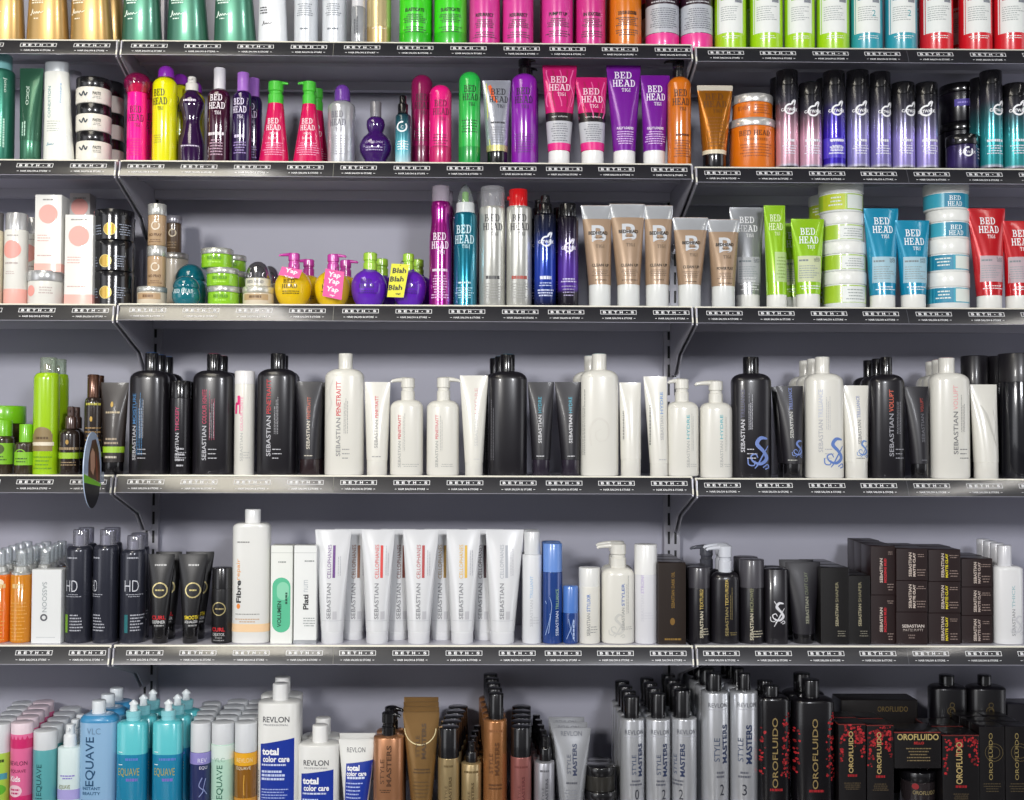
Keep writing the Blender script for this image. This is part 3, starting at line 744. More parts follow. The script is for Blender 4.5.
bedhead(it.b, 218, 100, 18, 'f0eaf0', 6.6, gap=8); it.b.lines(209, 226, 134, 138, 1, 'e8dfe6', .7); it.b.lines(211, 225, 141, 158, 6, 'b898ac', .4)
it = bottle(2, 'spray_bottle', 'bottle', 'deep violet bottle with tall lavender cap, second shelf', 232, 251.5, 92, pl('250c45', .14, 0, 1), (236.5, 248.5, 73, 92, pl('a46cc8', .25)), 8, .9, 2, capname='spray_cap')
bedhead(it.b, 240, 103.5, 16, 'e4dcf0', 6.6, gap=8); it.b.lines(233, 248, 136, 140, 1, 'd8cfe6', .7); it.b.lines(234, 248, 143, 156, 5, '9a86b8', .4)
it.rear('deep violet bottle with lavender cap', 1, dx=7)
def cone(lab, x0, x1, xn0, xn1, yn, sp, cy, rr):
    xc = (x0+x1)/2; it = It(2, 'pump_bottle', 'bottle', lab, xc, (x1-x0)/2, .72, 2, .05)
    hw = (x1-x0)/2; hn = (xn1-xn0)/2; dn = (xn0+xn1)/2-xc
    b = it.part('body', pl('d4145a', .16, 0, .8)); b.loft([(yn, hn, hn, 2, dn), (yn+4, hn+.6, hn+.3, 2, dn), (1.5j, hw), (None, hw-1)])
    pump(it, pl('4cc43a', .28, 0, .4), (xn0, xn1, cy, yn+.3), cy, sp, sr=2.0, drop=1)
    xm = xc+dn*.5
    bedhead(b, xm, 123, 16, 'f4e4ea', 5.6, gap=6.6, tigi=False); b.text('ego', xm, 136, 3, 'f4dce6', w=7); b.text('boost', xm, 140, 3, 'f4dce6', w=10); b.lines(xm-11, xm+12, 144, 158, 6, 'f09ac0', .35)
    return it
cone('pink cone bottle, green pump with spout pointing right', 258, 289.5, 267.5, 283, 104.5, 288, 82, 0)
cone('pink cone bottle, green pump with spout pointing left', 292, 323.5, 302, 315.5, 105, 298, 82, 0).rear('pink cone bottle with green pump', 1, dx=4)
it = can(2, 'hairspray_can', 'can', 'silver can with purple dome cap, second shelf', 327.5, 355.2, 101, met('c9cacf', .26), None, sh=8)
c = it.part('cap', pl('6a3a9a', .25, 0, .5)); c.loft([(y, h, h, 2, .5) for y, h in dome(84.8, 93, 7.9)]+[(102, 8.2, 8.2, 2, .5)])
bedhead(it.b, 338.5, 117.5, 18, '6a6874', 6.4, gap=8); it.b.lines(331, 351, 138, 158, 8, '8b8a93', .35)
it = It(2, 'serum_bottle', 'bottle', 'small round purple bottle with a bulb neck and grey stopper', 375.5, 16.5, .85, 2, .05)
b = it.part('body', pl('3a1560', .1, 0, 1)); b.loft([(117, 4), (118.5, 7), (121, 9), (125, 9.6), (129, 8.8), (132.5, 7.2), (135, 9), (138, 12.6), (142, 15.2), (147, 16.5), (152, 16), (156, 14), (160, 11), (None, 10)])
c = it.part('stopper', pl('85848a', .3, .3)); c.loft(cyl(102.3, 117.5, 5.6)); b.text('DUMB BLONDE', 375, 145, 2.2, 'c8b8dc', w=18); b.lines(366, 384, 149, 154, 2, 'b0a0c8', .4)
it = bottle(2, 'spray_bottle', 'bottle', 'small teal fading spray bottle with black nozzle', 395, 410.8, 113.5, grad([(0, 'c8e4ea'), (.3, '55b8c8'), (.75, '1d5a68'), (1, '14242c')], .2, .1), None, 4, 1, 2)
sprayer(it, CAPBLK, 397.5, 407.8, 96, 114); it.b.arc(402.2, 128.5, 5.4, 1.5, 'f0f4f6', 75, 400); it.b.text('C', 402.4, 129, 3, 'f0f4f6'); it.b.lines(397, 409, 142, 152, 4, 'eef4f6', .4)
def bullet(lab, x0, x1, yt, m1, m2, ysplit, col, front=.04, tx=None, ty=0, txt=True):
    it = bottle(2, 'shampoo_bottle', 'bottle', lab, x0, x1, yt, m1, None, 10, 1, 2, front); it.b.band(ysplit, None, m2); xm = (x0+x1)/2
    if txt: bedhead(it.b, xm+1, ty, (x1-x0)*.8, col, 6.8, gap=8.2)
    it.b.lines(x0+3, x1-3, ty+30, ty+44, 5, col, .3); return it
bullet('dark magenta bullet-shaped bottle, behind the pink one', 410.7, 432.5, 75, pl('8a1450', .18, 0, .6), pl('6a0f3e', .25), 148, '3a0a20', .075, ty=100)
bullet('bright pink bullet-shaped bottle with rounded top', 429, 451.5, 85.3, pl('e3187c', .2, 0, .6), pl('c01263', .25), 148.5, '6a0838', ty=106)
bullet('green bullet-shaped bottle with rounded top', 458.4, 480.4, 72, pl('2bb84a', .2, 0, .6), pl('15963c', .25), 148.5, '083014', ty=91.5)
IRI = met('b9bcc8', .25)
def bandtube(lab, xt, yt, xb, mat, capy, capm, **k):
    return tube(2, 'conditioner_tube', 'tube', lab, xt, yt, xb, mat, capy, capm, **k)
it = bandtube('shiny silver tube with orange-red accents and black cap', (482, 510.5), 80.5, (486.5, 507.5), IRI, 153, CAPBLK)
it.b.stroke([(489, 86), (491, 92), (493, 99), (497, 104)], [3, 4, 3, 2], 'e8622a'); it.b.stroke([(486, 84), (487, 110), (490, 150)], .8, 'c8d040'); bedhead(it.b, 499, 92.5, 22, '2a2a30', 6.6, gap=8); it.b.lines(489, 506, 123, 126, 1, '38383e'); it.b.lines(489, 506, 128, 146, 7, '70727a', .35); it.b.band(147, 153, met('cfc88a', .3))
it = bottle(2, 'pump_bottle', 'bottle', 'violet bottle with black pump, left of the pink tubes', 511, 537, 74, pl('8a1fa8', .18, 0, .6), None, 9, 1, 2)
pump(it, CAPBLK, (518, 531, 59.5, 75.5), 59, 535, sr=1.8); bedhead(it.b, 523, 94.5, 20, '25062f', 7, gap=8.4); it.b.lines(514, 533, 136, 156, 8, '5a1570', .35)
it.rear('violet bottle with black pump', 1, dx=3)
PT = pl('d21f72', .25, .2, .5); WCAP = pl('ececea', .3)
def pinktube(lab, xt, yt, xb, k, col):
    it = bandtube(lab, xt, yt, xb, PT, 152.5, WCAP); b = it.b
    y0, y1, y2, y3 = k
    b.band(y0, y1, pl('1a1216', .3)); b.band(y1, y2, pl('bfc0c6', .3)); b.band(y2, y3, pl('e42a86', .3))
    xm = (xb[0]+xb[1])/2; xtm = (xt[0]+xt[1])/2
    for s in range(-2, 3): b.stroke([(xtm+s*6+math.sin(q*.9+s)*1.6, yt+5+q*4.2) for q in range(10)], 1.2, 'a00f4a' if s % 2 else 'e0609c')
    bedhead(b, xtm*.6+xm*.4, yt+15, 24, 'efc8da', 6.8, gap=8.2); b.text('epic volume', xm, (y0+y1)/2, 2.4, 'e8e8e8', w=17); b.lines(xb[0]+2, xb[1]-2, y1+2, y2-1, 8, '6e7078', .35)
    return it
pinktube('tall pink tube with black and silver bands', (542, 577), 65.5, (548, 570), (114.5, 123, 145, 152), 0)
it = pinktube('short pink tube with black and silver bands', (575, 607), 77.5, (581, 604), (114.5, 124, 144.5, 152), 0)
VT = pl('7a1b9c', .24, .15, .6)
def viotube(lab, xt, yt, xb):
    it = bandtube(lab, xt, yt, xb, VT, 152.5, WCAP); xm = (xb[0]+xb[1])/2; xtm = (xt[0]+xt[1])/2
    bedhead(it.b, xtm, yt+10.5 if yt < 70 else yt+14.5, 25 if yt < 70 else 21, 'efe6f4', 7.2, gap=8.4)
    it.b.text('FULLY LOADED', xm, 130.5, 2.6, 'efe6f4', w=18, bold=.03); it.b.lines(xb[0]+1, xb[1]-1, 133, 147, 6, 'd6b8e4', .4); return it
viotube('tall purple tube with white cap, second shelf', (606, 641), 65.5, (613, 635.5))
viotube('short purple tube with white cap, beside the orange pump bottle', (640.5, 670), 75.5, (643, 665.5))
it = bottle(2, 'pump_bottle', 'bottle', 'orange bottle with black pump at the right joint', 667.5, 691, 77, pl('cf6d10', .2, 0, .7), None, 9, 1, 2, .022)
pump(it, CAPBLK, (672.5, 684.5, 60.5, 78.5), 60, 664, sr=1.8); bedhead(it.b, 679.5, 96, 19, '3a1a06', 7, gap=8.6); it.b.lines(672, 690, 136, 139, 1, '5a2a08', .7); it.b.lines(672, 690, 142, 160, 7, '7a3a0a', .35)
it = bandtube('amber tube with black cap, right bay second shelf', (697, 733), 85.5, (702.5, 726), met('b5701c', .22), 156, CAPBLK)
it.b.band(85.6, 91, pl('c9c2b2', .3)); bedhead(it.b, 714.5, 97.5, 26, '5c3408', 6.6, gap=8); it.b.lines(705, 724, 118, 150, 9, '7c4a10', .3); it.b.band(152, 156, pl('e0d6bc', .3))
OR = pl('dd7312', .25, 0, .5); LIDW = met('d6d4d0', .28)
it = jar(2, 'jar', 'orange jar with silver lid, upper of two stacked', 731.8, 772.6, 98, 106.5, LIDW, OR, 122.5, .045, lidw=0); it.b.text('BED HEAD', 740, 112.5, 4, '8a3e08', w=13); it.b.lines(748, 768, 109, 119, 4, '9a4a0c', .35)
it = jar(2, 'jar', 'orange jar with silver lid, lower of two stacked', 729, 775, 122.5, 130.5, LIDW, OR, None, .04); it.b.slab('BED HEAD', 750, 138, 5, '6a3008', w=33); it.b.text('COLOUR GODDESS', 751, 144.5, 2.6, '7a3a08', w=24); it.b.lines(736, 768, 148, 162, 5, '9a4a0c', .3)
def catwalk(lab, x0, x1, yt, mid, ycap, ylogo, rear=None, deep=None, lx=0, front=.04):
    m = grad([(0, '17161a'), (.045, '17161a'), (.06, 'c9c6d6'), (.09, mid), (.42, mid), (.6, deep or '6d6a86'), (.8, '3a3944'), (1, '1a1a1e')], .22, .45)
    it = can(2, 'shampoo_bottle', 'bottle', lab, x0, x1, ycap, m, (x0+.3, x1-.3, yt, ycap, CAPBLK), sh=.8, front=front, neck=(x1-x0)/2-.6); xm = (x0+x1)/2
    catw(it.b, xm+lx, ylogo, w=(x1-x0)*.8); it.b.lines(x0+3, x1-3, 141, 145, 1, 'e8e8f0', .6); it.b.lines(x0+3, x1-3, 147, 157, 4, 'dcdce8', .4)
    if rear: it.rear(rear, 1)
    return it
catwalk('black-capped bottle with pale pink middle, taller one', 776, 798.5, 71.8, 'd9a8b8', 87, 112, 'taller black-capped pink bottle', '8c6a78')
catwalk('black-capped bottle with pale pink middle, shorter one', 799, 822, 84.2, 'dcb0c4', 97, 114, None, '8c6a78')
it = catwalk('black-capped bottle with strong blue-violet body', 823, 845.3, 72.5, '3a24b8', 87.5, 113, 'black-capped blue-violet bottle', '35278a')
it.b.band(140, 160, pl('4a38c0', .3))
it.b.lines(827, 842, 141, 144, 1, 'e8e8f8', .6, eps=.0009); it.b.lines(826, 842, 148, 157, 3, 'dcdcf4', .4, eps=.0009)
catwalk('tall black-capped lilac bottle, right of the blue-violet one', 846.5, 869.3, 71.8, '9a92cc', 88, 113)
catwalk('tall black-capped lilac bottle, left of two shorter lilac ones', 870, 891, 73.5, '8f86c4', 89, 114, None, None, 3)
catwalk('short black-capped lilac bottle, left of two', 891.6, 914.8, 84, 'a69ad8', 96, 113.5, None, None, 4)
catwalk('short black-capped lilac bottle, beside the small dark jar', 915.8, 938, 84, 'a69ad8', 96.5, 113.5, None, None, -4)
it = jar(2, 'jar', 'large black tub with faint purple label, behind the small jar', 940, 981, 87, 96, CAPBLK, pl('120f18', .25, 0, .4), 126, .14, name='hair_mask_tub'); it.b.rect(948, 962, 104, 111, '4a3aa0'); it.b.lines(949, 961, 106, 109, 1, '9a8ae0')
it = jar(2, 'jar', 'large black tub underneath the upper black tub', 940, 981, 126, 134, CAPBLK, pl('120f18', .25, 0, .4), None, .14, name='hair_mask_tub')
it = jar(2, 'jar', 'small dark violet jar with white round logo and black lid', 946.5, 978.5, 137, 147, CAPBLK, grad([(0, '1c1728'), (.3, '3c2f66'), (1, '2a2048')], .2, .2), None, .04)
it.b.arc(962, 155, 5, 1.5, 'f0f0f4', 75, 400); it.b.text('CATWALK', 962, 155.5, 2.8, 'f0f0f4', w=16); it.b.lines(972, 977, 150, 162, 4, 'c8c4d4', .35)
catwalk('tall black-capped bottle with bright teal body', 980.3, 1002.5, 72.2, '2f9ea4', 86, 112.5, 'tall black-capped teal bottle', '2a6a70', 3)
catwalk('shorter black-capped teal bottle at right picture edge', 1003.3, 1027, 85, '3aa3a6', 98, 113, None, '2a6a70', -1)
# ---------------------------------------------------------------- third shelf
CREAMW = pl('e2e1da', .35); CORAL = 'f0a49a'; PINKB = pl('efb0a4', .35)
it = can(3, 'lotion_bottle', 'bottle', 'cream bottle with grey cap at left edge of third shelf', -20, 2.5, 231, pl('d9cdb4', .3), (-19, 2, 213, 231, pl('6d6a6a', .3)), sh=1)
it = can(3, 'lotion_bottle', 'bottle', 'white bottle with silver cap and coral circle, third shelf', 4, 27, 231, CREAMW, (5, 26.5, 214, 231, met('cfcfd0', .25)), sh=1, neck=10.5)
it.b.disc(14.7, 251, 9, CORAL, k=28); it.b.lines(7, 22, 263, 266, 1, 'b9aaa6', .5); it.b.lines(7, 20, 272, 276, 2, 'c9b9b5', .4); it.b.band(290, None, PINKB); it.b.lines(9, 22, 236, 238, 1, 'a8a09c', .5)
it.rear('white bottle with silver cap', 1, dx=7)
j = jar(3, 'jar', 'white cream jar with silver lid, under the tall carton', 28, 63.5, 272, 282.5, met('c9cacb', .25), CREAMW, None, .035, name='cream_jar'); j.b.disc(36, 292.5, 4.5, CORAL, 5.5); j.b.lines(44, 58, 288, 296, 3, 'c2b2ae', .4)
def carton(lab, x0, x1, y0, zb, cy, r, yb, front=.04, depth=None, wm=pl('e4e3de', .4), rear=None, bandmat=None):
    it = box(3, lab, x0, x1, y0, wm, depth, front, zb); xm = (x0+x1)/2
    it.b.disc(xm, cy, r, CORAL, k=28); it.b.lines(xm-9, xm+9, y0+4, y0+6.2, 1, '8e8a88', .6); it.b.lines(x0+3, x1-10, cy+20, cy+28, 3, 'd5a9a2', .35, 'l')
    it.b.lines(x0+3, x1-6, yb-9, yb-7, 1, 'c9a49e', .5, 'l'); it.b.band(yb, zb, bandmat or PINKB); return it
c1 = carton('white carton with coral circle standing on the cream jar', 34, 61, 194.5, 272, 214, 9.5, 263.5, .045, 24)
carton('white carton with coral circle, between cream jar and black tins', 63.8, 92.2, 214.5, None, 236, 10.3, 294.5, .04, 27).rear('white carton between cream jar and black tins', 1, dx=-4)
carton('shadowed carton with coral circle at the back, near black tins', 68, 88.5, 193, None, 207, 8.5, 272, .225, 20, pl('c9c3c0', .45))  # greyer white than the front cartons: shade at the back put into the colour
BT = pl('17171b', .2, .2, .7)
def tin(lab, x0, x1, y0, yb, gx, gy, gcol, front, ss=1):
    it = It(3, 'wax_tin', 'tin', lab, (x0+x1)/2, (x1-x0)/2, 1, 2, front, yb)
    b = it.part('body', BT); hw = (x1-x0)/2; z0 = 305 if yb is None else yb
    b.loft([(y0+7, hw), (1j*1, hw), (None, hw-.8)])
    c = it.part('lid', BT); c.loft(cyl(y0+.3, y0+7.2, hw+.3, .8))
    gh = (z0-y0); b.disc(gx, gy, 5.8*ss, met('c8a44a', .25) if gcol else 'b89a3a', k=24, eps=.0006); b.arc(gx, gy, 6.4*ss, .6, 'e0cf8a', eps=.0008)
    b.lines(gx-18*ss, gx-8*ss, gy-5, gy+6, 4, '8f98a8', .35); b.lines(gx+8*ss, gx+18*ss, gy-6, gy+6, 5, '9aa2b2', .35); return it
tin('black round tin with yellow-gold seal, top of front stack', 95, 133.5, 211.5, 242.5, 115.5, 232, 1, .04)
tin('black round tin with gold seal, middle of front stack', 94.7, 133.2, 242.5, 273, 111, 263.5, 1, .04)
tin('black round tin with gold seal, bottom of front stack', 94.4, 133, 273, None, 111, 294.5, 1, .04)
tin('black round tin, top of the stack behind', 102, 134.5, 218, 247.5, 131, 240, 1, .145, .8)
tin('black round tin, middle of the stack behind', 102, 134.5, 247.5, 276, 131, 269, 1, .145, .8)
tin('black round tin, bottom of the stack behind', 102, 134.5, 276, None, 131, 292, 1, .145, .8)
# kraft tins and cylinders
LIDS = met('cfcfca', .26); TAN = pl('b99a76', .4, 0, .6)
it = jar(3, 'jar', 'small wide tan jar with silver lid, under two cylinders', 137, 166.8, 287.5, 293, LIDS, pl('d8cbb4', .35), None, .04); it.b.rect(140, 163, 294.5, 300.5, 'b99a76'); it.b.lines(143, 160, 295.5, 299.5, 1, '7a5a3a', .7)
def kraft(lab, x0, x1, y0, y1, yb, front):
    it = jar(3, 'tin', lab, x0, x1, y0, y1, LIDS, TAN, yb, front, name='powder_tin', body_in=.2); xm = (x0+x1)/2; z = yb
    it.b.arc(xm+.5, y1+11, 4.4, 1.3, 'e6dcc8', 60, 400); it.b.text('NO PRAY', xm, y1+20, 3, '6a4c2e', w=14, bold=.03); it.b.lines(xm-7, xm+7, y1+24, y1+28, 2, '7a5c3c', .4); return it
kraft('tan cylinder tin with silver lid, lower of two on the wide jar', 147.2, 166.2, 246.5, 257, 287.5, .043)
kraft('tan cylinder tin with silver lid, topmost on the wide jar', 147.8, 166.4, 204.5, 216, 246.5, .043)
it = jar(3, 'jar', 'shadowed silver-lidded jar behind the tan cylinders', 160, 188, 254, 260, met('a6a29c', .3), pl('b6ab9a', .35), None, .2)  # lid and body darker than the front jar, shade mixed into both colours
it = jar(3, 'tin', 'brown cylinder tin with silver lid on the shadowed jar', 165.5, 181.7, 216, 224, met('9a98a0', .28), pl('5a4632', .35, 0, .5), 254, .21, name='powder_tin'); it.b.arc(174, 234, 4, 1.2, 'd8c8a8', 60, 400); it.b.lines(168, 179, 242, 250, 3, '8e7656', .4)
TEALR = pl('0d6f7c', .12, 0, 1)
def round_jar(lab, x0, x1, y0, front, ym):
    it = It(3, 'jar', 'jar', lab, (x0+x1)/2, (x1-x0)/2, 1, 2, front); hw = (x1-x0)/2; b = it.part('body', TEALR); it.b = b
    b.loft([(ym, hw*.86), (ym+1.5, hw*.92), (ym+5, hw*.99), (ym+10, hw), (5j, hw*.9), (1.5j, hw*.72), (None, hw*.6)])
    c = it.part('lid', pl('0b6474', .1, 0, 1)); c.loft([(q[0], q[1]) for q in dome(y0, ym-1.2, hw*.93, 8)]+[(ym, hw*.9)]); return it
it = round_jar('teal ball-shaped jar with dome lid, in front', 172, 200, 276, .04, 288.5); it.b.slab('BED HEAD', 185.5, 292.5, 4, 'd8e6ea', w=22)
round_jar('teal ball-shaped jar with dome lid, behind the front one', 174, 207, 264, .115, 281)
GRN = pl('8fcc24', .16, 0, .9); SL = met('c8cac2', .26)
def gj(lab, x0, x1, y0, yb, front):
    it = jar(3, 'jar', lab, x0, x1, y0, y0+6, SL, GRN, yb, front); xm = (x0+x1)/2; it.b.slab('BED HEAD', xm, y0+10.5, 3, '3f7a08', w=15); it.b.lines(xm-9, xm+9, y0+13, y0+16, 1, 'a8e03a', .5); return it
gj('green jar with silver lid, top of the front green stack', 201, 233.5, 249.5, 269, .043)
gj('green jar with silver lid, middle of the front green stack', 206.3, 239, 269, 287.2, .041)
gj('green jar with silver lid, bottom of the front green stack', 207.5, 239.5, 287.2, None, .04)
gj('green jar with silver lid, top of the rear green stack', 218, 246.5, 256, 272, .12)
gj('green jar with silver lid, middle of the rear green stack', 218, 246.5, 272, 288, .12)
gj('green jar with silver lid, bottom of the rear green stack', 218, 246.5, 288, None, .12)
it = jar(3, 'jar', 'wide cream and tan jar beneath the clear dome jar', 242.5, 274, 287.5, 294, met('d6d4c8', .3), pl('d9cdb6', .35), None, .04); it.b.rect(246, 270, 295.5, 301.5, 'b89c74'); it.b.lines(249, 267, 296.5, 300, 1, '6e5434', .7)
def domejar(lab, x0, x1, y0, ym, yb, front):
    it = It(3, 'jar', 'jar', lab, (x0+x1)/2, (x1-x0)/2, 1, 2, front, yb); hw = (x1-x0)/2
    b = it.part('body', pl('d6d2c2', .3)); it.b = b; b.loft([(ym+.5, hw*.9), (ym+1.2, hw*.97), (.8j, hw*.97), (None, hw*.9)])
    c = it.part('dome_lid', pl('a8a6ae', .07, .9, 1)); c.loft(dome(y0, ym-1, hw*.95, 8)+[(ym+.4, hw*.97)]); return it
it = domejar('clear grey dome-lidded jar standing on the wide tan jar', 245, 271, 261.5, 278.5, 287.5, .045); it.b.slab('BED HEAD', 257, 283, 3, '6a6a72', w=18)
it = domejar('clear grey dome-lidded jar behind the front dome jar', 258, 281, 266, 284, None, .125)
# ball pump bottles
YEL = pl('e8c312', .22, 0, .6); PUR = pl('6426b8', .15, 0, .8); PKP = pl('c03aa0', .25, 0, .4); LMP = pl('9fcf3a', .28, 0, .4)
def ball(lab, x0, x1, yt, mat, pm, stem, head, spout, tcol, front=.045, dx=0, rear=None, rdx=6):
    xc = (x0+x1)/2; hw = (x1-x0)/2; it = It(3, 'pump_bottle', 'bottle', lab, xc, hw, 1, 2, front); b = it.part('body', mat); it.b = b
    sw = (stem[1]-stem[0])/2; c = yt+hw*.93; S = [(yt-1.5, sw*.8), (yt+.2, sw*.95)]; zb = it.Z(c)/it.sc
    H = zb
    for k in range(1, 15):
        a = PI*.09+(PI*.91-.62)*k/14; ca = math.cos(a); z = zb+hw*ca*.98 if ca > 0 else zb*(1+ca/.83)+.3
        h = hw*math.sin(a)
        if h > sw: S.append((1j*z, h))
    S.append((None, S[-1][1]*.93)); b.loft(S)
    pump(it, pm, stem, head, spout, sr=1.9, drop=1); bedhead(b, xc-1, c-4, 16, tcol, 4, gap=5, tigi=False); b.lines(xc-10, xc+10, c+5, c+9, 2, tcol, .4)
    if rear: it.rear(rear, 1, dx=rdx, gap=.01)
    return it
ball('yellow ball-shaped pump bottle, pink pump spout to the left', 274.5, 311.5, 270, YEL, PKP, (288, 299.5, 253.5, 270.5), 0, 279, '4a3a10', rear='yellow ball pump bottle with left spout', rdx=9)
ball('yellow ball-shaped pump bottle, pink pump spout to the right', 314.5, 350, 271, YEL, PKP, (327, 339, 254.5, 271.5), 0, 346, '4a3a10', rear='yellow ball pump bottle with right spout', rdx=8)
ball('purple ball-shaped bottle with lime pump, left one', 350.7, 387, 270, PUR, LMP, (363, 377, 253, 270.5), 0, 372, '3a1470', rear='purple ball bottle with lime pump, left one', rdx=8)
ball('purple ball-shaped bottle with lime pump, behind the yellow tag', 392.5, 426.5, 271, PUR, LMP, (402.5, 414, 254, 271.5), 0, 409, '3a1470', rear='purple ball bottle with lime pump, right one', rdx=8)
def tagcard(lab, pts, Y, mat, words, col, rot):
    """a hang-tag: thin card leaning on the bottle, with a cord loop"""
    cx = sum(p[0] for p in pts)/4; cy = sum(p[1] for p in pts)/4; o = un(cx, cy, Y); m = MB(); t = .0006
    A = [un(p[0], p[1], Y)-o for p in pts]
    V = [(a.x, -t, a.z) for a in A]+[(a.x, t, a.z) for a in A]
    m.add(V, [(0, 1, 2, 3), (7, 6, 5, 4), (0, 4, 5, 1), (1, 5, 6, 2), (2, 6, 7, 3), (3, 7, 4, 0)], mat)
    scl = D/F*1.03
    for w, x, y, h, wd in words:
        V2, Fc, gw, gh = text_geo(w, .03); p = un(x, y, Y)-o; out = []
        for a, b in V2:
            u, v = (a-gw/2)*wd/gw*scl, (b-gh/2)*h/gh*scl; u += v*.15; c, s = math.cos(rot), math.sin(rot)
            out.append((p.x+u*c-v*s, -t-.0003, p.z+u*s+v*c))
        m.add(out, Fc, ink(col))
    e = bpy.data.objects.new('hang_tag', None); C.objects.link(e); e.location = o; e.empty_display_size = .02; tag(e, lab, 'tag')
    m.obj('card', e)
    a, b = A[0], A[1]; mid = (a+b)/2; c = MB()
    c.sweep([(mid.x, -.001, mid.z-.004), (mid.x+.001, .003, mid.z+.004), (mid.x+.003, .016, mid.z+.010), (mid.x+.004, .022, mid.z+.008)], .0007, CAPBLK, 6); c.obj('cord', e)
tagcard('pink hang tag lying across the left yellow ball bottle', [(282, 266.5), (302.5, 270), (299, 278.5), (278.5, 275)], .036, pl('ea4f9c', .5), [('Yap', 291.5, 271.6, 5.5, 13), ('Yap', 289, 277, 2.2, 11)], 'f8e8f0', -.18)
tagcard('pink hang tag with three words on the right yellow bottle', [(325.5, 268.5), (344.5, 272), (341.5, 300), (322.5, 296)], .034, pl('ea4f9c', .5), [('Yap', 334.5, 275.5, 6.5, 13), ('Yap', 333.5, 282, 6.5, 13), ('Yap', 332.5, 290, 6.5, 13), ('tigi', 332, 295.5, 2, 5)], 'f8e8f0', -.14)
tagcard('yellow hang tag with three black words on purple bottle', [(391.5, 263.5), (409.5, 264.5), (403.5, 297.5), (387, 297)], .034, pl('e2e02a', .5), [('Blah', 399.5, 270.5, 5.4, 13.5), ('Blah', 397, 279, 5.4, 13.5), ('Blah', 395.5, 287.5, 5.4, 13.5), ('tigi', 398, 294, 2, 5)], '2a2a16', .03)
# cans and sprays
it = It(3, 'hairspray_can', 'can', 'magenta curved can with clear cap, tallest of the middle bay', 440.3, 11.8, 1, 2, .04); b = it.part('body', met('9a1080', .2, .7))
b.loft([(202, 8.6), (203, 9.2), (207, 10), (213, 9.8), (219, 9.4), (226, 9.7), (236, 11), (248, 11.6), (1j, 11.4), (None, 10.6)]); c = it.part('cap', clr('dcd2de', .35)); c.loft(cyl(186, 202.3, 8.8, 1.5))
bedhead(b, 440, 238, 19, 'f0e4f0', 7.4, gap=8.6); b.lines(431, 449, 270, 273, 1, 'f0e0f0', .8); b.lines(431, 449, 276, 300, 9, 'e0b8dc', .4); it.rear('magenta curved can with clear cap', 1, dx=3)
it = It(3, 'hairspray_can', 'can', 'teal can with clear pointed cap over a green nozzle', 465, 11.8, 1, 2, .04); b = it.part('body', met('127a92', .2, .7))
b.loft([(213.5, 9.6), (214.5, 10.6), (217, 11.6), (1j, 11.8), (None, 11)]); c = it.part('collar', pl('d2d6d6', .3)); c.loft([(203.5, 8.8), (204.3, 9.2), (213.6, 9.6)])
q = it.part('pointed_cap', clr('e8eeee', .15)); q.loft([(184.5, .6), (185.5, 2.2), (188, 4), (192, 6), (197, 7.6), (203.6, 8.6)]); q2 = it.part('nozzle', pl('7cc030', .3)); q2.loft([(192, 2.5), (193, 3.4), (203.4, 3.6)])
bedhead(b, 464, 231, 22, 'cfe8ee', 8.4, gap=10); b.lines(455, 474, 283, 285, 1, 'd8eef2', .8); b.lines(455, 474, 288, 300, 5, 'a8d4de', .4)
SC = met('cfcfc8', .22, .6)
it = can(3, 'hairspray_can', 'can', 'silver can with clear cap, right of the teal can', 479, 505, 207.5, SC, (480, 504.6, 187.5, 208, clr('e8e8ec', .25)), sh=3, neck=11.8); q = it.part('nozzle', GREY); q.loft(cyl(196, 207.6, 4))
bedhead(it.b, 492.5, 220, 22, '3a3a3c', 7, gap=8.6); it.b.lines(482, 503, 277, 281, 1, '4a4a4c', .8); it.b.lines(482, 502, 284, 300, 6, '9a9a96', .35); it.rear('silver can with clear cap', 1, dx=-4)
it = can(3, 'hairspray_can', 'can', 'silver can with glossy red cap, third shelf', 506, 531.8, 207.5, SC, (508.5, 527.5, 190, 207.8, pl('d01c20', .15, 0, .8)), sh=3, neck=11); q = it.part('nozzle_guard', pl('c41a1e', .15, 0, .8)); q.pipe([(509, 198.5, 0), (506.8, 198.5, 0)], 2.2)
bedhead(it.b, 519.5, 220, 21, '3a3a3c', 7, gap=8.6); it.b.lines(509, 529, 277, 281, 1, 'b0483a', .8); it.b.lines(509, 529, 284, 300, 6, '9a9a96', .35)
def blk(lab, x0, x1, ysh, mat, cx, y0, y1, lw, lx, ly, rear=None, top=CAPBLK):
    it = bottle(3, 'spray_bottle', 'bottle', lab, x0, x1, ysh, mat, None, 4, 1, 2); sprayer(it, top, cx[0], cx[1], y0, y1)
    catw(it.b, lx, ly, 'e8ecf6', lw, 5.4); it.b.lines(x0+3, x1-3, 277, 281, 1, 'dfe4f4', .8); it.b.lines(x0+3, x1-3, 283, 288, 2, 'b8c4e8', .4); it.b.lines(x0+3, x1-3, 290, 298, 3, 'c8d0ec', .5)
    if rear: it.rear(rear, 1, dx=-5)
    return it
blk('slim bottle fading black to blue with black nozzle', 534, 556, 213, grad([(0, '121218'), (.1, '1a2a6a'), (.3, '1c3fae'), (.55, '1d3fa4'), (.8, '1a2244'), (1, '121216')], .15, .3), (538, 552, ), 195.5, 214, 17, 545.5, 243, 'slim blue bottle with black nozzle')
it = can(3, 'spray_bottle', 'bottle', 'slim bottle fading black to violet with black cap', 557.5, 578.5, 217, grad([(0, '16141c'), (.16, '2a2432'), (.2, '5a35a0'), (.45, '5a35a0'), (.75, '2e2440'), (1, '141216')], .15, .3), (559, 576, 204, 217, CAPBLK), sh=2)
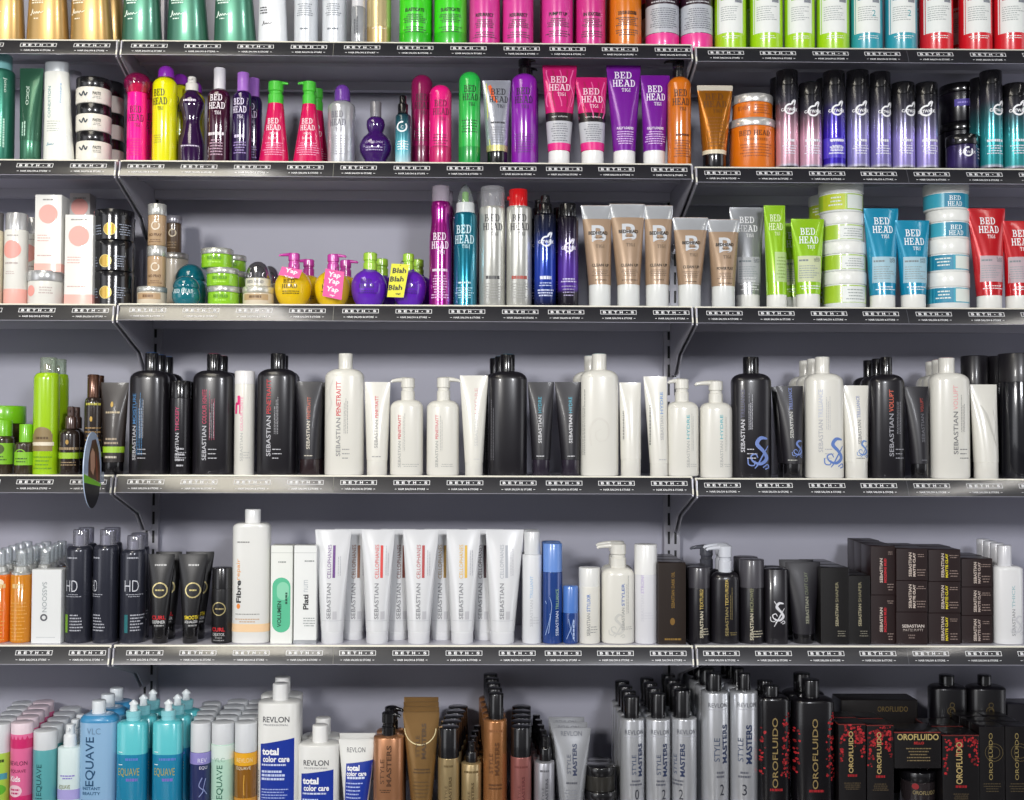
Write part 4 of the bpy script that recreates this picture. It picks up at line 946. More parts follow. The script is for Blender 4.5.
catw(it.b, 568, 249, 'e8e4f4', 16, 5); it.b.lines(560, 576, 279, 284, 2, 'c8c0e0', .5); it.b.lines(560, 576, 286, 298, 4, '9a90b4', .35); it.rear('slim violet bottle with black cap', 1, dx=-5)
# tan and silver tubes
TANT = pl('a58b72', .36, .2, .2); SEAL = met('d3d6da', .2); CAPW = clr('e6e8e6', .6)
def tant(lab, xt, yt, xb, capy, front=.04, s=1.0, name='CLEAN UP'):
    it = tube(3, 'conditioner_tube', 'tube', lab, xt, yt, xb, TANT, capy, pl('dfe1de', .3), front=front, flat=1.0); b = it.b
    b.band(yt+.3, yt+14*s, SEAL); xm = (xb[0]+xb[1])/2; xtm = (xt[0]+xt[1])/2; x = xtm*.7+xm*.3
    b.text('B', x+1, yt+29*s, 17*s, 'c9ccd0', w=15*s, bold=.02); b.text('BEDHEAD', x, yt+28.5*s, 3.6*s, '3a3026', w=21*s, bold=.04, eps=.001); b.text('for men', x+1, yt+33*s, 2.2*s, '4a3e30', w=9*s, eps=.001); b.slab('TIGI', x+2, yt+42*s, 3.4*s, '6a5a46', w=9*s)
    y = capy-22*s
    b.text(name, xm, y+3, 3, '3e3428', w=19*s, bold=.03); b.lines(xm-10*s, xm+10*s, y+7, y+14, 4, '6a5a48', .35); b.lines(xm-8, xm+8, y+17, y+18.5, 1, '5a4a3a', .6); return it
tant('tan tube with silver seal, first of three tall ones', (581, 611.5), 205.5, (588.5, 611), 285.5)
tant('tan tube with silver seal, middle and tallest of three', (609.5, 645), 204, (617, 640), 285.5)
tant('tan tube with silver seal, third of three tall ones', (644.5, 673), 205.5, (645.5, 669), 285.5)
tant('shorter tan tube at the right joint of the third shelf', (673, 708.3), 217.5, (678, 701), 285.5, .036, .92)
tant('shorter tan tube at the start of the right bay', (708, 739.5), 219.5, (711.5, 735), 287, .036, .92, 'POWER PLAY')
def bht(lab, xt, yt, xb, mat, capy, lab_y, front=.04, tcol='eef2f4', lcol='c9d2d6', acc=None, tilt=False, capm=None, bw=None, h=7.2):
    it = tube(3, 'conditioner_tube', 'tube', lab, xt, yt, xb, mat, capy, capm or pl('e8e8e2', .3), front=front); b = it.b; xm = (xb[0]+xb[1])/2; xtm = (xt[0]+xt[1])/2
    x = xtm*.75+xm*.25; w = bw or (xb[1]-xb[0])*.88; bedhead(b, x, yt+13, w, tcol, h, gap=8.8)
    if lab_y:
        x0, x1 = xb[0]+.5, xb[1]-.5; b.rect(x0, x1, lab_y, lab_y+26, lcol); b.vlines(x1-8, x1-1.5, lab_y+1, lab_y+6, 5, '5a6064', .4, eps=.0007); b.lines(x0+1, x1-9, lab_y+3, lab_y+6, 1, acc or '7a8488', .6, 'l'); b.lines(x0+1, x1-2, lab_y+9, lab_y+23, 6, '8e989c', .35, 'l')
        b.lines(x0+1, x1-1, lab_y+29, lab_y+34, 2, tcol, .35)
    return it
SG = met('a9abae', .28)
bht('grey silver tube, right of the tan tubes', (729.5, 764), 207.5, (736, 760), SG, 295.5, 258, tcol='f2f2f2', lcol='b4b6b9', h=6.6, front=.085).b.lines(738, 757, 278, 290, 4, 'e0e0e2', .4)
LT = pl('95c81a', .24, .15, .6)
it = bht('tall lime tube turned sideways, beside the grey tube', (764, 785.5), 205.5, (766.5, 787), LT, 295.5, None, tcol='e6f0c4', bw=15); it.b.rect(773, 786, 253, 283, 'b4cf88'); it.b.lines(774, 785, 257, 280, 7, '8aa858', .35)

bht('short lime tube in front of the lime jars', (791, 824.5), 219, (796, 820), LT, 295, 257, .036, lcol='c8cfa8').rear('short lime tube', 1, dx=-6)
def pjar(lab, x0, x1, y0, y1, yb, mat, front, kind, wt):
    it = jar(3, 'jar', lab, x0, x1, y0, y1, pl('ecede8', .3), pl('e2e5e2', .3), yb, front, name='mask_jar', lidw=.2); b = it.b; z = yb if yb else 306.5
    ya, yc = y1+1.5, z-1.8; xm = (x0+x1)/2; r = it.b
    b.band(ya, yc, mat)
    if kind == 'logo': b.rect(xm-9, xm+12, ya, yc, wt, .0005); b.slab('BED', xm+1, ya+5, 4.6, 'e8f0f0', w=12, eps=.0008); b.slab('HEAD', xm+1, ya+10.6, 4.6, 'e8f0f0', w=15, eps=.0008)
    elif kind == 'label': b.rect(xm-8, xm+19, ya+1, yc-.5, 'e4e8e4', .0005); b.lines(xm-5, xm+16, ya+3, yc-2, 4, 'a0a8a4', .35, eps=.0008)
    else: b.rect(xm-20, xm-2, ya, yc, wt, .0005); b.lines(xm-17, xm-4, ya+2, yc-3, 3, 'dfe8e0', .4, eps=.0008); b.rect(xm, xm+18, ya+1, yc-1, 'dfe6de', .0005)
    return it
LJ = pl('a4c832', .3)
pjar('lime and white jar, topmost of the front lime stack', 819, 862.5, 185, 196, 215, LJ, .045, 'wrap', 'c0cf2c')
pjar('lime and white jar, second from top of the lime stack', 821, 863, 215, 226.5, 244, LJ, .043, 'label', 'c0cf2c')
pjar('lime and white jar, third from top of the lime stack', 822, 865, 244, 256, 273.5, LJ, .041, 'label', 'c0cf2c')
pjar('lime and white jar, bottom of the front lime stack', 823, 865.5, 273.5, 286, None, LJ, .04, 'label', 'c0cf2c')
for nm, y0, y1, yb in (('topmost', 197, 206, 223), ('second', 223, 232, 250), ('third', 250, 259, 276), ('bottom', 276, 284, None)):
    pjar('lime and white jar in the rear stack, %s one' % nm, 809, 846, y0, y1, yb, LJ, .15, 'wrap', 'b0c428')
BT2 = pl('148cb0', .24, .15, .6)
bht('tall blue tube, right of the lime jars', (864, 899), 208.5, (870, 895), BT2, 296, 258, lcol='9fc2cf')
bht('short blue tube, left of the blue jars', (895.5, 930), 220.5, (901, 925.5), BT2, 295.5, 258, .036, lcol='9fc2cf')
BJ = pl('3fa9c0', .3)
pjar('blue and white jar, topmost of its stack', 924, 967.5, 185.3, 195.5, 212.5, BJ, .045, 'logo', '1c86a6')
pjar('blue and white jar, second from top of its stack', 927, 968, 212.5, 224, 241, BJ, .043, 'logo', '1c86a6')
pjar('blue and white jar, third from top of its stack', 927, 968, 241, 256, 274, BJ, .041, 'wrap', '1c86a6')
pjar('blue and white jar, bottom of its stack', 926.5, 968.5, 274, 288.5, None, BJ, .04, 'wrap', '1c86a6')
RT = pl('c01822', .24, .15, .6)
bht('tall red tube, right of the blue jars', (968, 1006), 208.5, (977, 1001.5), RT, 296.5, 257, lcol='b9a4aa')
bht('short red tube at the right picture edge', (1003.5, 1037), 221, (1006, 1030), RT, 296.5, 258, .036, lcol='b9a4aa')
# ---------------------------------------------------------------- fourth shelf
LIM = pl('76bf1a', .28, 0, .4); BRN = pl('3a2f22', .2, 0, .7); BRD = pl('2a211d', .2, 0, .6)
it = jar(4, 'jar', 'brown jar with wide lime lid at the left edge, fourth shelf', -14, 24, 406, 423.5, LIM, BRN, None, .1, lidw=.5)
it = bottle(4, 'oil_bottle', 'bottle', 'small brown bottle, lime lid and leaf label, at left edge', -12, 13, 436, BRN, (-9, 11.5, 420, 436, LIM), 4, 1, 2); it.b.band(443, 464, pl('86c22c', .35)); it.b.disc(3, 449, 5, '4a5a20'); it.b.lines(-4, 10, 455, 461, 2, '3c5a14', .4)
it = bottle(4, 'oil_bottle', 'bottle', 'small brown bottle with tall lime cap, left of lime can', 14.7, 32.7, 442, BRN, (19, 32, 424, 442, LIM), 3, 1, 2); it.b.band(452, 465, pl('86c22c', .35)); it.b.arc(23, 455, 6, 1, '86c22c', 0, 180); it.b.lines(17, 30, 457, 463, 2, '3c5a14', .4)
it = can(4, 'hairspray_can', 'can', 'tall lime can with clear cap and brown label band', 33, 58, 373, pl('a4d018', .24, 0, .5), (39, 55.5, 357.5, 373.5, clr('e4eee0', .2)), sh=7, neck=9); q = it.part('nozzle', pl('8c7a5a', .35)); q.loft(cyl(364, 373.5, 3.4))
it.b.rect(34, 55, 434, 451, '8e7a52'); it.b.disc(45.5, 434, 9, '8e7a52', 7); it.b.rect(35, 56, 442, 445.5, 'e6dcc4', .0005); it.b.lines(39, 52, 436, 440, 1, '5a4424', .6); it.b.lines(36, 55, 455, 470, 4, '6a9a10', .35); it.rear('tall lime can with clear cap', 1, dx=0)
def mac(lab, x0, x1, ysh, capm, cx, cy, spr=False):
    it = bottle(4, 'oil_bottle', 'bottle', lab, x0, x1, ysh, BRD, None if spr else (cx[0], cx[1], cy, ysh, capm), 7, 1, 2)
    if spr: sprayer(it, capm, cx[0], cx[1], cy, ysh+.5)
    return it
it = mac('small dark brown spray bottle with lime stripe', 59, 79, 428, pl('4a3630', .2, .2, .6), (64.5, 76), 406.5, True); it.b.band(452.5, 458.5, pl('9ac42a', .35)); it.b.disc(70, 442, 1.5, 'b08a3a', 2.4); it.b.lines(61, 79, 446, 451, 1, 'a08a6a', .5); it.b.lines(61, 80, 461, 466, 2, 'a08a6a', .4); it.rear('small dark brown spray bottle', 1, dx=-2)
it = mac('brown bottle with bronze cap, left of the dark tube', 84, 101, 397.5, met('5a3c2c', .2), (86.5, 98), 374.5); it.b.lines(86, 102, 403, 405.5, 1, 'b8b048', .9); it.b.disc(93, 419, 1.4, 'c09a3a', 2.6); it.b.lines(86, 102, 426, 446, 5, '9a7a4a', .3); it.b.band(452, 457, pl('9ac42a', .35)); it.rear('brown bottle with bronze cap', 1, dx=-1)
it = tube(4, 'conditioner_tube', 'tube', 'dark brown tube with lime stripe, beside the left joint', (99.5, 128), 382.5, (103.5, 123.5), pl('261e1a', .42, 0, .08), 462, CAPBLK); it.b.band(446.5, 452.5, pl('9ac42a', .35)); it.b.disc(112.5, 404.5, 1.4, 'c09a3a', 2.8); it.b.lines(105, 122, 411, 414, 1, 'b8a888', .6); it.b.lines(105, 121, 437, 445, 2, 'a0907a', .5); it.b.lines(104, 122, 455, 459, 1, 'd0c8b8', .5)
KB = pl('19171c', .3, 0, .3); GREYT = 'b9b9bf'
def litre(lab, x0, x1, ysh, cap, mat, capm, word, wc, tc, l1=30, l2=26, tx=None, yb=460, h=4.6, rear=None, n=2, rdx=5, sh=9, front=.04, tick=None, ext=True):
    it = bottle(4, 'shampoo_bottle', 'bottle', lab, x0, x1, ysh-1.5, mat, (cap[0], cap[1], cap[2], ysh-1, capm), sh, .72, 2.5, front, bev=2)
    xm = tx if tx else (x0+x1)/2+1
    if word is not None: seb(it.b, xm, yb, l1, h, tc, word, l2, wc); it.b.vlines(xm+5, xm+10, yb-62, yb-22, 3, tc, .25); 
    if ext: it.b.lines(xm+4, xm+14, 447, 460, 3, tc, .2, 'l')
    if tick: it.c.loft([(cap[2]-.25, (cap[1]-cap[0])/2*.8, (cap[1]-cap[0])/2*.8, 2, (cap[0]+cap[1])/2-it.xc), (cap[2]+.3, (cap[1]-cap[0])/2*.9, (cap[1]-cap[0])/2*.9, 2, (cap[0]+cap[1])/2-it.xc)], pl(tick, .4))
    if rear: it.rear(rear, n, dx=rdx)
    return it
it = litre('large black bottle beside the left joint, blue text', 129.5, 168, 372, (143.5, 157, 353), KB, CAPBLK, 'MOISTURE', '4a7fb0', GREYT, 34, 30, 137, rear='large black bottle beside left joint', n=2, rdx=0, tick='2a6fc0')
it.b.vlines(139, 146, 390, 455, 4, '4a86b8', .25)
def slim(lab, x0, x1, yt, ycap, mat, capm, word, wc, tc, row=4, l1=28, l2=24, yb=461, name='shampoo_bottle', h=3.8, rear=None, tx=None, front=.04, capx=0.0, extra=True, neck=None):
    it = can(row, name, 'bottle', lab, x0, x1, ycap, mat, (x0+capx, x1-capx, yt, ycap+.2, capm), sh=.8, front=front, neck=neck or (x1-x0)/2-.7-capx); xm = tx or (x0+x1)/2-1
    if word is not None: seb(it.b, xm, yb, l1, h, tc, word, l2, wc)
    if extra: it.b.lines(xm+2, x1-2, yb-10, yb-2, 3, tc, .25, 'l')
    if rear: it.rear(rear, 1, dx=0)
    return it
it = slim('slim black bottle with pink text, between two large black', 170, 190, 381, 398, KB, CAPBLK, 'THICKEFY', 'c03a6a', GREYT, rear='slim black bottle with pink text'); it.b.lines(178, 186, 446, 468, 4, GREYT, .3)
it = litre('large black bottle with crimson text, second from left', 192.8, 233.5, 372, (206, 219.5, 354), KB, CAPBLK, 'COLOUR IGNITE', 'b83a5a', GREYT, 34, 34, 207, rear='large black bottle with crimson text', n=1, rdx=1, tick='a02848'); it.b.vlines(211, 218, 390, 440, 3, 'b04a66', .2)
it = slim('slim white bottle with pink flash, fourth shelf', 234, 254, 371, 384, IVORY, pl('e6e4e4', .3), 'COLOUR IGNITE', 'e8a0b8', 'b8b8b4', h=3, l2=34); it.b.stroke([(237, 414), (237.5, 404), (239.5, 404), (239.5, 396)], 2.2, 'e83a80'); it.b.stroke([(240.5, 396), (241, 400), (241, 412), (241, 414)], 1.2, 'e83a80')
litre('large black bottle with red text, beside the white one', 257, 296.5, 370.5, (269.7, 284.6, 353.5), KB, CAPBLK, 'PENETRAITT', 'c03038', GREYT, 40, 34, 270.5, 456, rear='large black bottle with red text', n=1, rdx=-2)
def dtube(lab, xt, yt, xb, mat, capy, capm, word, wc, tc, front=.04, tx=None, l1=28, l2=22, row=4, h=3.4, yb=None, name='conditioner_tube', rear=None, rdx=0, extra=True):
    it = tube(row, name, 'tube', lab, xt, yt, xb, mat, capy, capm, front=front); xm = tx or (xb[0]+xb[1])/2
    if word is not None: seb(it.b, xm, yb or capy-6, l1, h, tc, word, l2, wc)
    if extra: it.b.lines(xm-4, xm+5, capy-5, capy-2, 1, tc, .3)
    if rear: it.rear(rear, 1, dx=rdx)
    return it
DKT = pl('1c1a20', .42, 0, .05)
it = dtube('black tube with dull red text, left of white bottle', (296, 322), 381.5, (299.7, 319.5), DKT, 459, pl('2a1d20', .25), 'PENETRAITT', 'b0503a', 'cfc8b8', tx=309, yb=449, rear='black tube left of the white bottle', rdx=4)
it = litre('large white bottle with bright red text', 324.6, 363.8, 370.5, (337.8, 352, 353.5), IVORY, IVORY, 'PENETRAITT', 'd02a3a', '8c8c8c', 38, 34, 339.5, 456)
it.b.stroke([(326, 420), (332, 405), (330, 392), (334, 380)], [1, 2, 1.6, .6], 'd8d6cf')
dtube('white tube with red text, beside the large white bottle', (364, 390), 382, (366.5, 387.5), IVORY, 460, IVORY, 'PENETRAITT', 'd04a54', '9a9a98', tx=376.5, yb=448)
def wpump(lab, x0, x1, yb_, stem, spout, word, wc, tc='a8a8a4', tx=None, row=4, front=.04, ytx=467, l1=26, l2=24, mat=IVORY, pm=None, rear=None, logo=None):
    it = bottle(row, 'pump_bottle', 'bottle', lab, x0, x1, yb_-1, mat, None, 1, .8, 2.5, front)
    it.b.mb = MB(); it.b.secs = []; hw = (x1-x0)/2; sx = (stem[0]+stem[1])/2-it.xc; sw = (stem[1]-stem[0])/2
    it.b.loft([(yb_-.5, sw*.9, sw*.9, 2, sx)]+[(y, h, min(h*.8, max(sw, h*.8)), 2.4, sx*(1-(h-sw)/(hw-sw))) for y, h in shoulder(yb_, sw, yb_+8, hw)]+[(2j, hw), (.6j, hw-.6), (None, hw-2)])
    pump(it, pm or IVORY, (stem[0], stem[1], stem[2], yb_+.3), 0, spout, sr=2.6, drop=1.6)
    xm = tx or (x0+x1)/2
    if word: seb(it.b, xm, ytx, l1, 3, tc, word, l2, wc); it.b.vlines(xm+3, xm+6, ytx-56, ytx-16, 2, tc, .25); it.b.lines(xm+2, x1-3, ytx-4, ytx, 2, tc, .25)
    if rear: it.rear(rear, 1, dx=2)
    return it
wpump('white pump bottle, spout left, right of the red-text tube', 390, 423, 400, (400.5, 414.5, 378), 391, 'PENETRAITT', 'd04a54', tx=400)
wpump('white pump bottle, spout right, beside slanted white tube', 426.5, 459, 400.5, (436.5, 450, 377.5), 459.5, 'PENETRAITT', 'd8707a', tx=437)
dtube('slanted white tube left of large black bottle, faint text', (459.5, 487.8), 375.5, (464.7, 483), IVORY, 462.5, IVORY, 'HYDRE', 'd8b8b4', 'cfcfca', tx=476, yb=446, l1=30, l2=26)
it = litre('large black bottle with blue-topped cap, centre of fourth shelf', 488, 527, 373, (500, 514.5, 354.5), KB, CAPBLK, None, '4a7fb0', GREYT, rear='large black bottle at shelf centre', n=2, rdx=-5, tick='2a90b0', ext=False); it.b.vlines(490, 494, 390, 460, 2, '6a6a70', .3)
dtube('black tube with teal text, left of two', (527.5, 554), 382, (532, 550.3), DKT, 459.5, pl('2a2430', .2), 'HYDRE', '3a9ab0', 'cfcfd2', tx=539.5, yb=443, l2=16)
dtube('black tube with teal text, right of two', (554.5, 581), 382, (561, 579.3), DKT, 459.5, pl('2a2430', .2), 'HYDRE', '3a9ab0', 'cfcfd2', tx=570, yb=443, l2=16)
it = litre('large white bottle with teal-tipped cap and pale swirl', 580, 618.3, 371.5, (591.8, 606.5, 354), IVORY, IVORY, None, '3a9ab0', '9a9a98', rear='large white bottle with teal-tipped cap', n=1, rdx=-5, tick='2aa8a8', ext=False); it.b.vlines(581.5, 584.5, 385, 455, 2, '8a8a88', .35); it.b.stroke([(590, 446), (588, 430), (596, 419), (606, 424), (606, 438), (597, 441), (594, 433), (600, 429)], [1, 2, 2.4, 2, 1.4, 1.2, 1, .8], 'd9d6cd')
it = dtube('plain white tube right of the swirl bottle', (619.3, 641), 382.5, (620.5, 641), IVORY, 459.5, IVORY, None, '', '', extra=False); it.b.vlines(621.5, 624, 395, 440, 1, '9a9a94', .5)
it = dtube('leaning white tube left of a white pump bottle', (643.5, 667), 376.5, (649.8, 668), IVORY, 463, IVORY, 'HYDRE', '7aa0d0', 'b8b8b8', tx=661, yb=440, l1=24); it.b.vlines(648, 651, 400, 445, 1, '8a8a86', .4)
wpump('white pump bottle left of the right joint, teal text', 666.8, 698.3, 401.5, (675, 688.8, 379), 668, 'HYDRE', '6ab8c0', 'b4b4b0', tx=686)
wpump('white pump bottle just right of the right joint', 699.7, 732, 402.5, (708.8, 723, 381), 694.5, 'HYDRE', '6ab8c0', 'b4b4b0', tx=719)
def swirl(b, x, y, s, col):
    b.stroke([(x+a*s, y+c*s) for a, c in ((.55, -.95), (.1, -1), (-.15, -.6), (.3, -.1), (.5, .35), (.1, .7), (-.4, .55), (-.55, .2), (-.25, .05), (-.1, .3))], [s*.1, s*.24, s*.26, s*.22, s*.26, s*.2, s*.12, s*.1, s*.1, s*.06], col)
    b.stroke([(x+a*s, y+c*s) for a, c in ((.62, -.5), (.2, .2), (-.1, .75), (-.3, 1.0))], [s*.06, s*.1, s*.1, s*.06], col)
    b.stroke([(x+a*s, y+c*s) for a, c in ((-.75, .35), (-.7, .75), (-.35, .8), (-.3, .5))], s*.08, col)
    b.stroke([(x+a*s, y+c*s) for a, c in ((.25, .95), (.55, .75), (.65, .95), (.4, 1.05))], s*.08, col)
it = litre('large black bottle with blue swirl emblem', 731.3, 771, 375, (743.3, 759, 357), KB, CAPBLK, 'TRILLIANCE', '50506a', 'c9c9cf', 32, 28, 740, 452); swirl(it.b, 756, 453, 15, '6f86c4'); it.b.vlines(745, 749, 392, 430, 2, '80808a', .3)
it = dtube('black tube with blue swirl, beside the swirl bottle', (776.5, 803.5), 386, (783, 802), DKT, 463.5, CAPBLK, 'TRILLIANCE', '6f7fb8', 'b9b9b2', tx=790, yb=438, l1=26, l2=22, rear='black tube with blue swirl', rdx=0); swirl(it.b, 796, 449, 8, '6f86c4')
it = litre('large white bottle with blue swirl emblem', 805, 843, 375, (815.8, 829.8, 357), IVORY, IVORY, 'TRILLIANCE', 'c4c8d4', 'b4b4b8', 32, 28, 817, 452, rear='large white bottle with blue swirl', n=2, rdx=0); swirl(it.b, 831, 453, 14, '5f7fc0')
it = dtube('white tube with blue swirl, beside its white bottle', (843, 869), 385.5, (845, 867.5), IVORY, 461.5, IVORY, 'TRILLIANCE', '8a94b8', '8a8a8a', tx=857, yb=444, l1=24, l2=22); swirl(it.b, 860, 449, 8, '6f90c8')
it = litre('large black bottle with orange-red text', 870, 904, 376, (881.3, 892.5, 357), KB, CAPBLK, 'VOLUPT', 'd0604a', '9a9aa0', 42, 22, 887.5, 456, rear='large black bottle with orange-red text', n=2, rdx=0, h=4.4)
it = dtube('black tube with faint red text in shadow', (905, 929), 386.5, (911, 928), DKT, 463.5, CAPBLK, 'VOLUPT', 'a04038', '6a6a70', tx=921, yb=442, l2=14)
it = litre('large white bottle with pink text, pink-tipped cap', 929.8, 968.8, 374.5, (939.5, 955, 358), IVORY, IVORY, 'VOLUPT', 'e8b0b0', '7a7a7a', 42, 24, 950.5, 454, rear='large white bottle with pink text', n=2, rdx=5, tick='d87a88'); it.b.stroke([(962, 372+10), (966, 400), (966, 440)], .3, 'd0d0ca')
it = dtube('white tube beside the black cans, grey feather mark', (970.5, 997.5), 384.5, (974.3, 997.8), IVORY, 462, IVORY, None, '', '', extra=False); it.b.stroke([(993, 446), (988, 430), (984, 415), (979, 405)], [.6, 2, 2.6, .6], 'c4c2ba'); it.b.stroke([(990, 440), (994, 425), (991, 410)], [.6, 1.6, .5], 'cfcdc6')
for k, (dx, y0, lab) in enumerate(((0, 354, 'tall black can, front one at the right edge'),)):
    it = can(4, 'hairspray_can', 'can', lab, 1000, 1037, 382, pl('16161c', .18, .2, .7), (1000.3, 1036.7, 353.8, 382.3, pl('1c1a1e', .35)), sh=.8, neck=17)
    seb(it.b, 1021, 464, 30, 4, 'b8b8be', 'VOLUPT', 24, '9a4a44'); it.rear('tall black can at the right edge', 2, dx=4)
it = can(4, 'hairspray_can', 'can', 'tall black can behind the white tube and pink-text bottle', 962, 988, 386, pl('16161c', .18, .2, .7), (962.3, 987.7, 356, 386.3, pl('1c1a1e', .35)), sh=.8, neck=12.4, front=.13)
# shelf talker: oval flag sign sticking out from the label strip
def talker():
    X = un(103.5, 480, 0).x; ya, ra, rz = -.077, .058, .080; z0 = un(95, 470, -.077).z
    root = bpy.data.objects.new('shelf_sign', None); C.objects.link(root); root.location = (X, ya, z0); root.empty_display_size = .03
    tag(root, 'oval flag sign with hair photo and lime stripe, sticking out of shelf', 'sign')
    m = MB(); k = 40; t = .001; rim = [(ra*math.cos(2*PI*i/k), rz*math.sin(2*PI*i/k)) for i in range(k)]
    m.add([(-t, a, b) for a, b in rim]+[(t, a, b) for a, b in rim], [tuple(range(k)), tuple(range(2*k-1, k-1, -1))]+[(i, i+k, (i+1) % k+k, (i+1) % k) for i in range(k)], pl('b4c6e0', .3, 0, .4))
    def patch(pts, col, e):
        for sx in (1, -1): m.add([(sx*(t+e), a*ra, b*rz) for a, b in pts], [tuple(range(len(pts)))], ink(col))
    cut = lambda lo, hi: [(math.cos(a), math.sin(a)) for a in [lo+(hi-lo)*i/16 for i in range(17)]]
    # y grows away from the camera; stripe falls towards the shelf
    patch(cut(PI*1.10, PI*1.86), '1c1b1e', .0002)
    patch([(-.985, -.08), (.93, -.38), (.91, -.46), (-.955, -.30)], '7cc81a', .0004)
    patch([(-.35, .5), (-.1, .78), (.3, .8), (.62, .55), (.82, .1), (.88, -.36), (.3, -.27), (-.5, -.16), (-.5, .2)], '5a3a26', .0003)
    patch([(-.3, .42), (-.05, .58), (.2, .45), (.25, .1), (.05, -.14), (-.25, .0)], 'c89a80', .0005)
    patch([(.3, .5), (.5, .2), (.62, -.3), (.45, -.32), (.35, .0)], '8a4a30', .0005)
    m.obj('disc', root, smooth=30)
    a = MB(); a.box(-.0012, .0012, ra-.006, .077, -.028, -.006, clr('dfe6f2', .35)); a.obj('clear_arm', root)
talker()
# ---------------------------------------------------------------- fifth shelf
CANK = pl('2e303c', .28, .25, .5); ORB = pl('e2701a', .15, 0, .8); AMB = pl('d08418', .16, 0, .8)
def amber(lab, x0, x1, mat, rear=None, n=3, ccx=None):
    it = It(5, 'oil_bottle', 'bottle', lab, (x0+x1)/2, (x1-x0)/2, 1, 2, .045); hw = it.hd/it.sc; b = it.part('body', mat); it.b = b
    b.loft([(574, hw-.7), (575, hw), (1j, hw), (None, hw-.8)]); c = it.part('collar', met('cfd0cc', .22)); c.loft([(565.5, hw*.55), (566.5, hw*.68), (571, hw*.72), (572, hw*.94), (574.2, hw*.94)])
    q = it.part('clear_cap', clr('eef2f4', .22)); q.loft(cyl(549.5, 565.8, hw*.52, 1)); b.lines(x0+2, x1-2, 582, 588, 1, 'e8c88a', .7); b.lines(x0+2, x1-2, 600, 640, 11, 'e0a850', .25)
    if rear: it.rear(rear, n, dx=-2)
    return it
it = amber('orange bottle at the left edge of the fifth shelf', -12, 9.5, ORB, 'orange bottle at the left edge', 4); it.b.disc(2.5, 581.5, 3.6, 'f2e2c8')
amber('amber bottle with clear cap, left of white upright carton', 10.3, 31, AMB, 'amber bottle with clear cap', 4)
it = box(5, 'upright white carton with sideways grey lettering', 31, 60.5, 569.5, pl('e2e4e4', .4), 22, .04); it.b.text('SASSOON', 44, 597, 4.6, '9aa0a4', -90, 30); it.b.arc(43.5, 617.5, 3.6, 1.6, '5a5a60'); it.b.rect(36, 55, 637, 637.6, 'c2c6c8')
it = amber('amber bottle with clear cap standing behind the white carton', 29, 48, AMB); it.Y += .035; it.rear('amber bottle behind the white carton', 4, dx=-3)
def hd(lab, x0, x1, ysh, cx, cy, hx, hw_, acc, rear=None):
    it = can(5, 'hairspray_can', 'can', lab, x0, x1, ysh, CANK, (cx[0], cx[1], cy, ysh+1, clr('c0c0cc', .25)), sh=6, neck=(cx[1]-cx[0])/2-.3); q = it.part('nozzle', pl('c8c8d0', .3)); q.loft(cyl(cy+6, ysh+1, 4.5))
    it.b.text('HD', hx, 584.5, 11, 'd8dae2', w=hw_, bold=-.015); it.b.lines(hx-6, hx+10, 592, 596, 2, 'a0a2ac', .4); it.b.lines(hx-6, hx+7, 555.5, 558, 1, 'a8aab4', .6)
    if acc: it.b.rect(hx-7, hx-3.5, 613, 631, acc)
    it.b.lines(hx-1, hx+12, 612, 630, 6, 'b0b2bc', .4, 'l')
    if rear: it.rear(rear, 1, dx=-3.5, gap=.002)
    return it
hd('black can with big letters and green bar, left of three', 65.5, 91.3, 545, (72, 87.5), 529.3, 74.5, 13, '7aa82a', 'black lettered can with green bar')
hd('black can with big letters, middle of three', 92.8, 117.2, 544, (99, 115), 529.3, 96.5, 8, None, 'black lettered can, middle of three,')
hd('black can with big letters and teal bar, right of three', 120, 145, 548.5, (126.3, 143.3), 535, 134.5, 14, '1a6a70', 'black lettered can with teal bar')
BT5 = pl('141316', .34, 0, .2); RINGG = met('d8c890', .25)
def ringtube(lab, xt, yt, xb, rx, rcol, w1, c1, w2, front=.04, rear=None):
    it = tube(5, 'conditioner_tube', 'tube', lab, xt, yt, xb, BT5, 627, pl('111013', .18, 0, .7), front=front); b = it.b
    b.arc(rx, 589.5, 7.8, 1.3, RINGG); b.lines(rx-5, rx+5, 588, 591, 1, 'c8b878', .5); b.lines(rx-6, rx+6, 563.5, 566, 1, 'b8b8b8', .7)
    b.text(w1, rx-.5, 616.5, 4, c1, w=15, bold=.03); b.text(w2, rx-.5, 621, 3, 'd0d0d0', w=14, bold=.02); b.lines(rx-6, rx+6, 623, 626, 1, '9a9a9a', .5)
    if rear: it.rear(rear, 1, dx=1, dy=.055)
    return it
ringtube('black tube with gold ring and red word, left one', (147.5, 174), 554, (152, 168), 160.5, 0, 'CURL', 'c8242c', 'DEFINER', rear='black ring tube with red word')
ringtube('black tube with gold ring and yellow word, right one', (178, 207), 554, (182.5, 198), 193.5, 0, 'SMOOTH', 'd8c02a', 'EQUALIZER', rear='black ring tube with yellow word')
it = can(5, 'styling_bottle', 'bottle', 'small black bottle with gold ring, beside the big white bottle', 211.5, 231.8, 588, BT5, (211.8, 231.5, 567, 588.3, pl('131215', .25, 0, .4)), sh=.6, neck=9.4)
it.b.arc(220.5, 607.5, 6.8, 1.0, RINGG); it.b.lines(215, 227, 606, 609, 1, 'a89868', .5); it.b.text('CURL', 220, 628, 4, 'c8242c', w=14, bold=.03); it.b.text('CREATOR', 220, 633, 3, 'd0d0d0', w=13); it.b.lines(215, 226, 635, 640, 2, '8a8a8a', .4); 
it = bottle(5, 'shampoo_bottle', 'bottle', 'tall white bottle with orange foot and sideways two-tone word', 232.5, 270, 522.5, pl('e6e6e2', .28, 0, .4), (244, 259.6, 509, 523, pl('f0f0ee', .25, 0, .4)), 5, .7, 3.0, bev=1.6, neck=12)
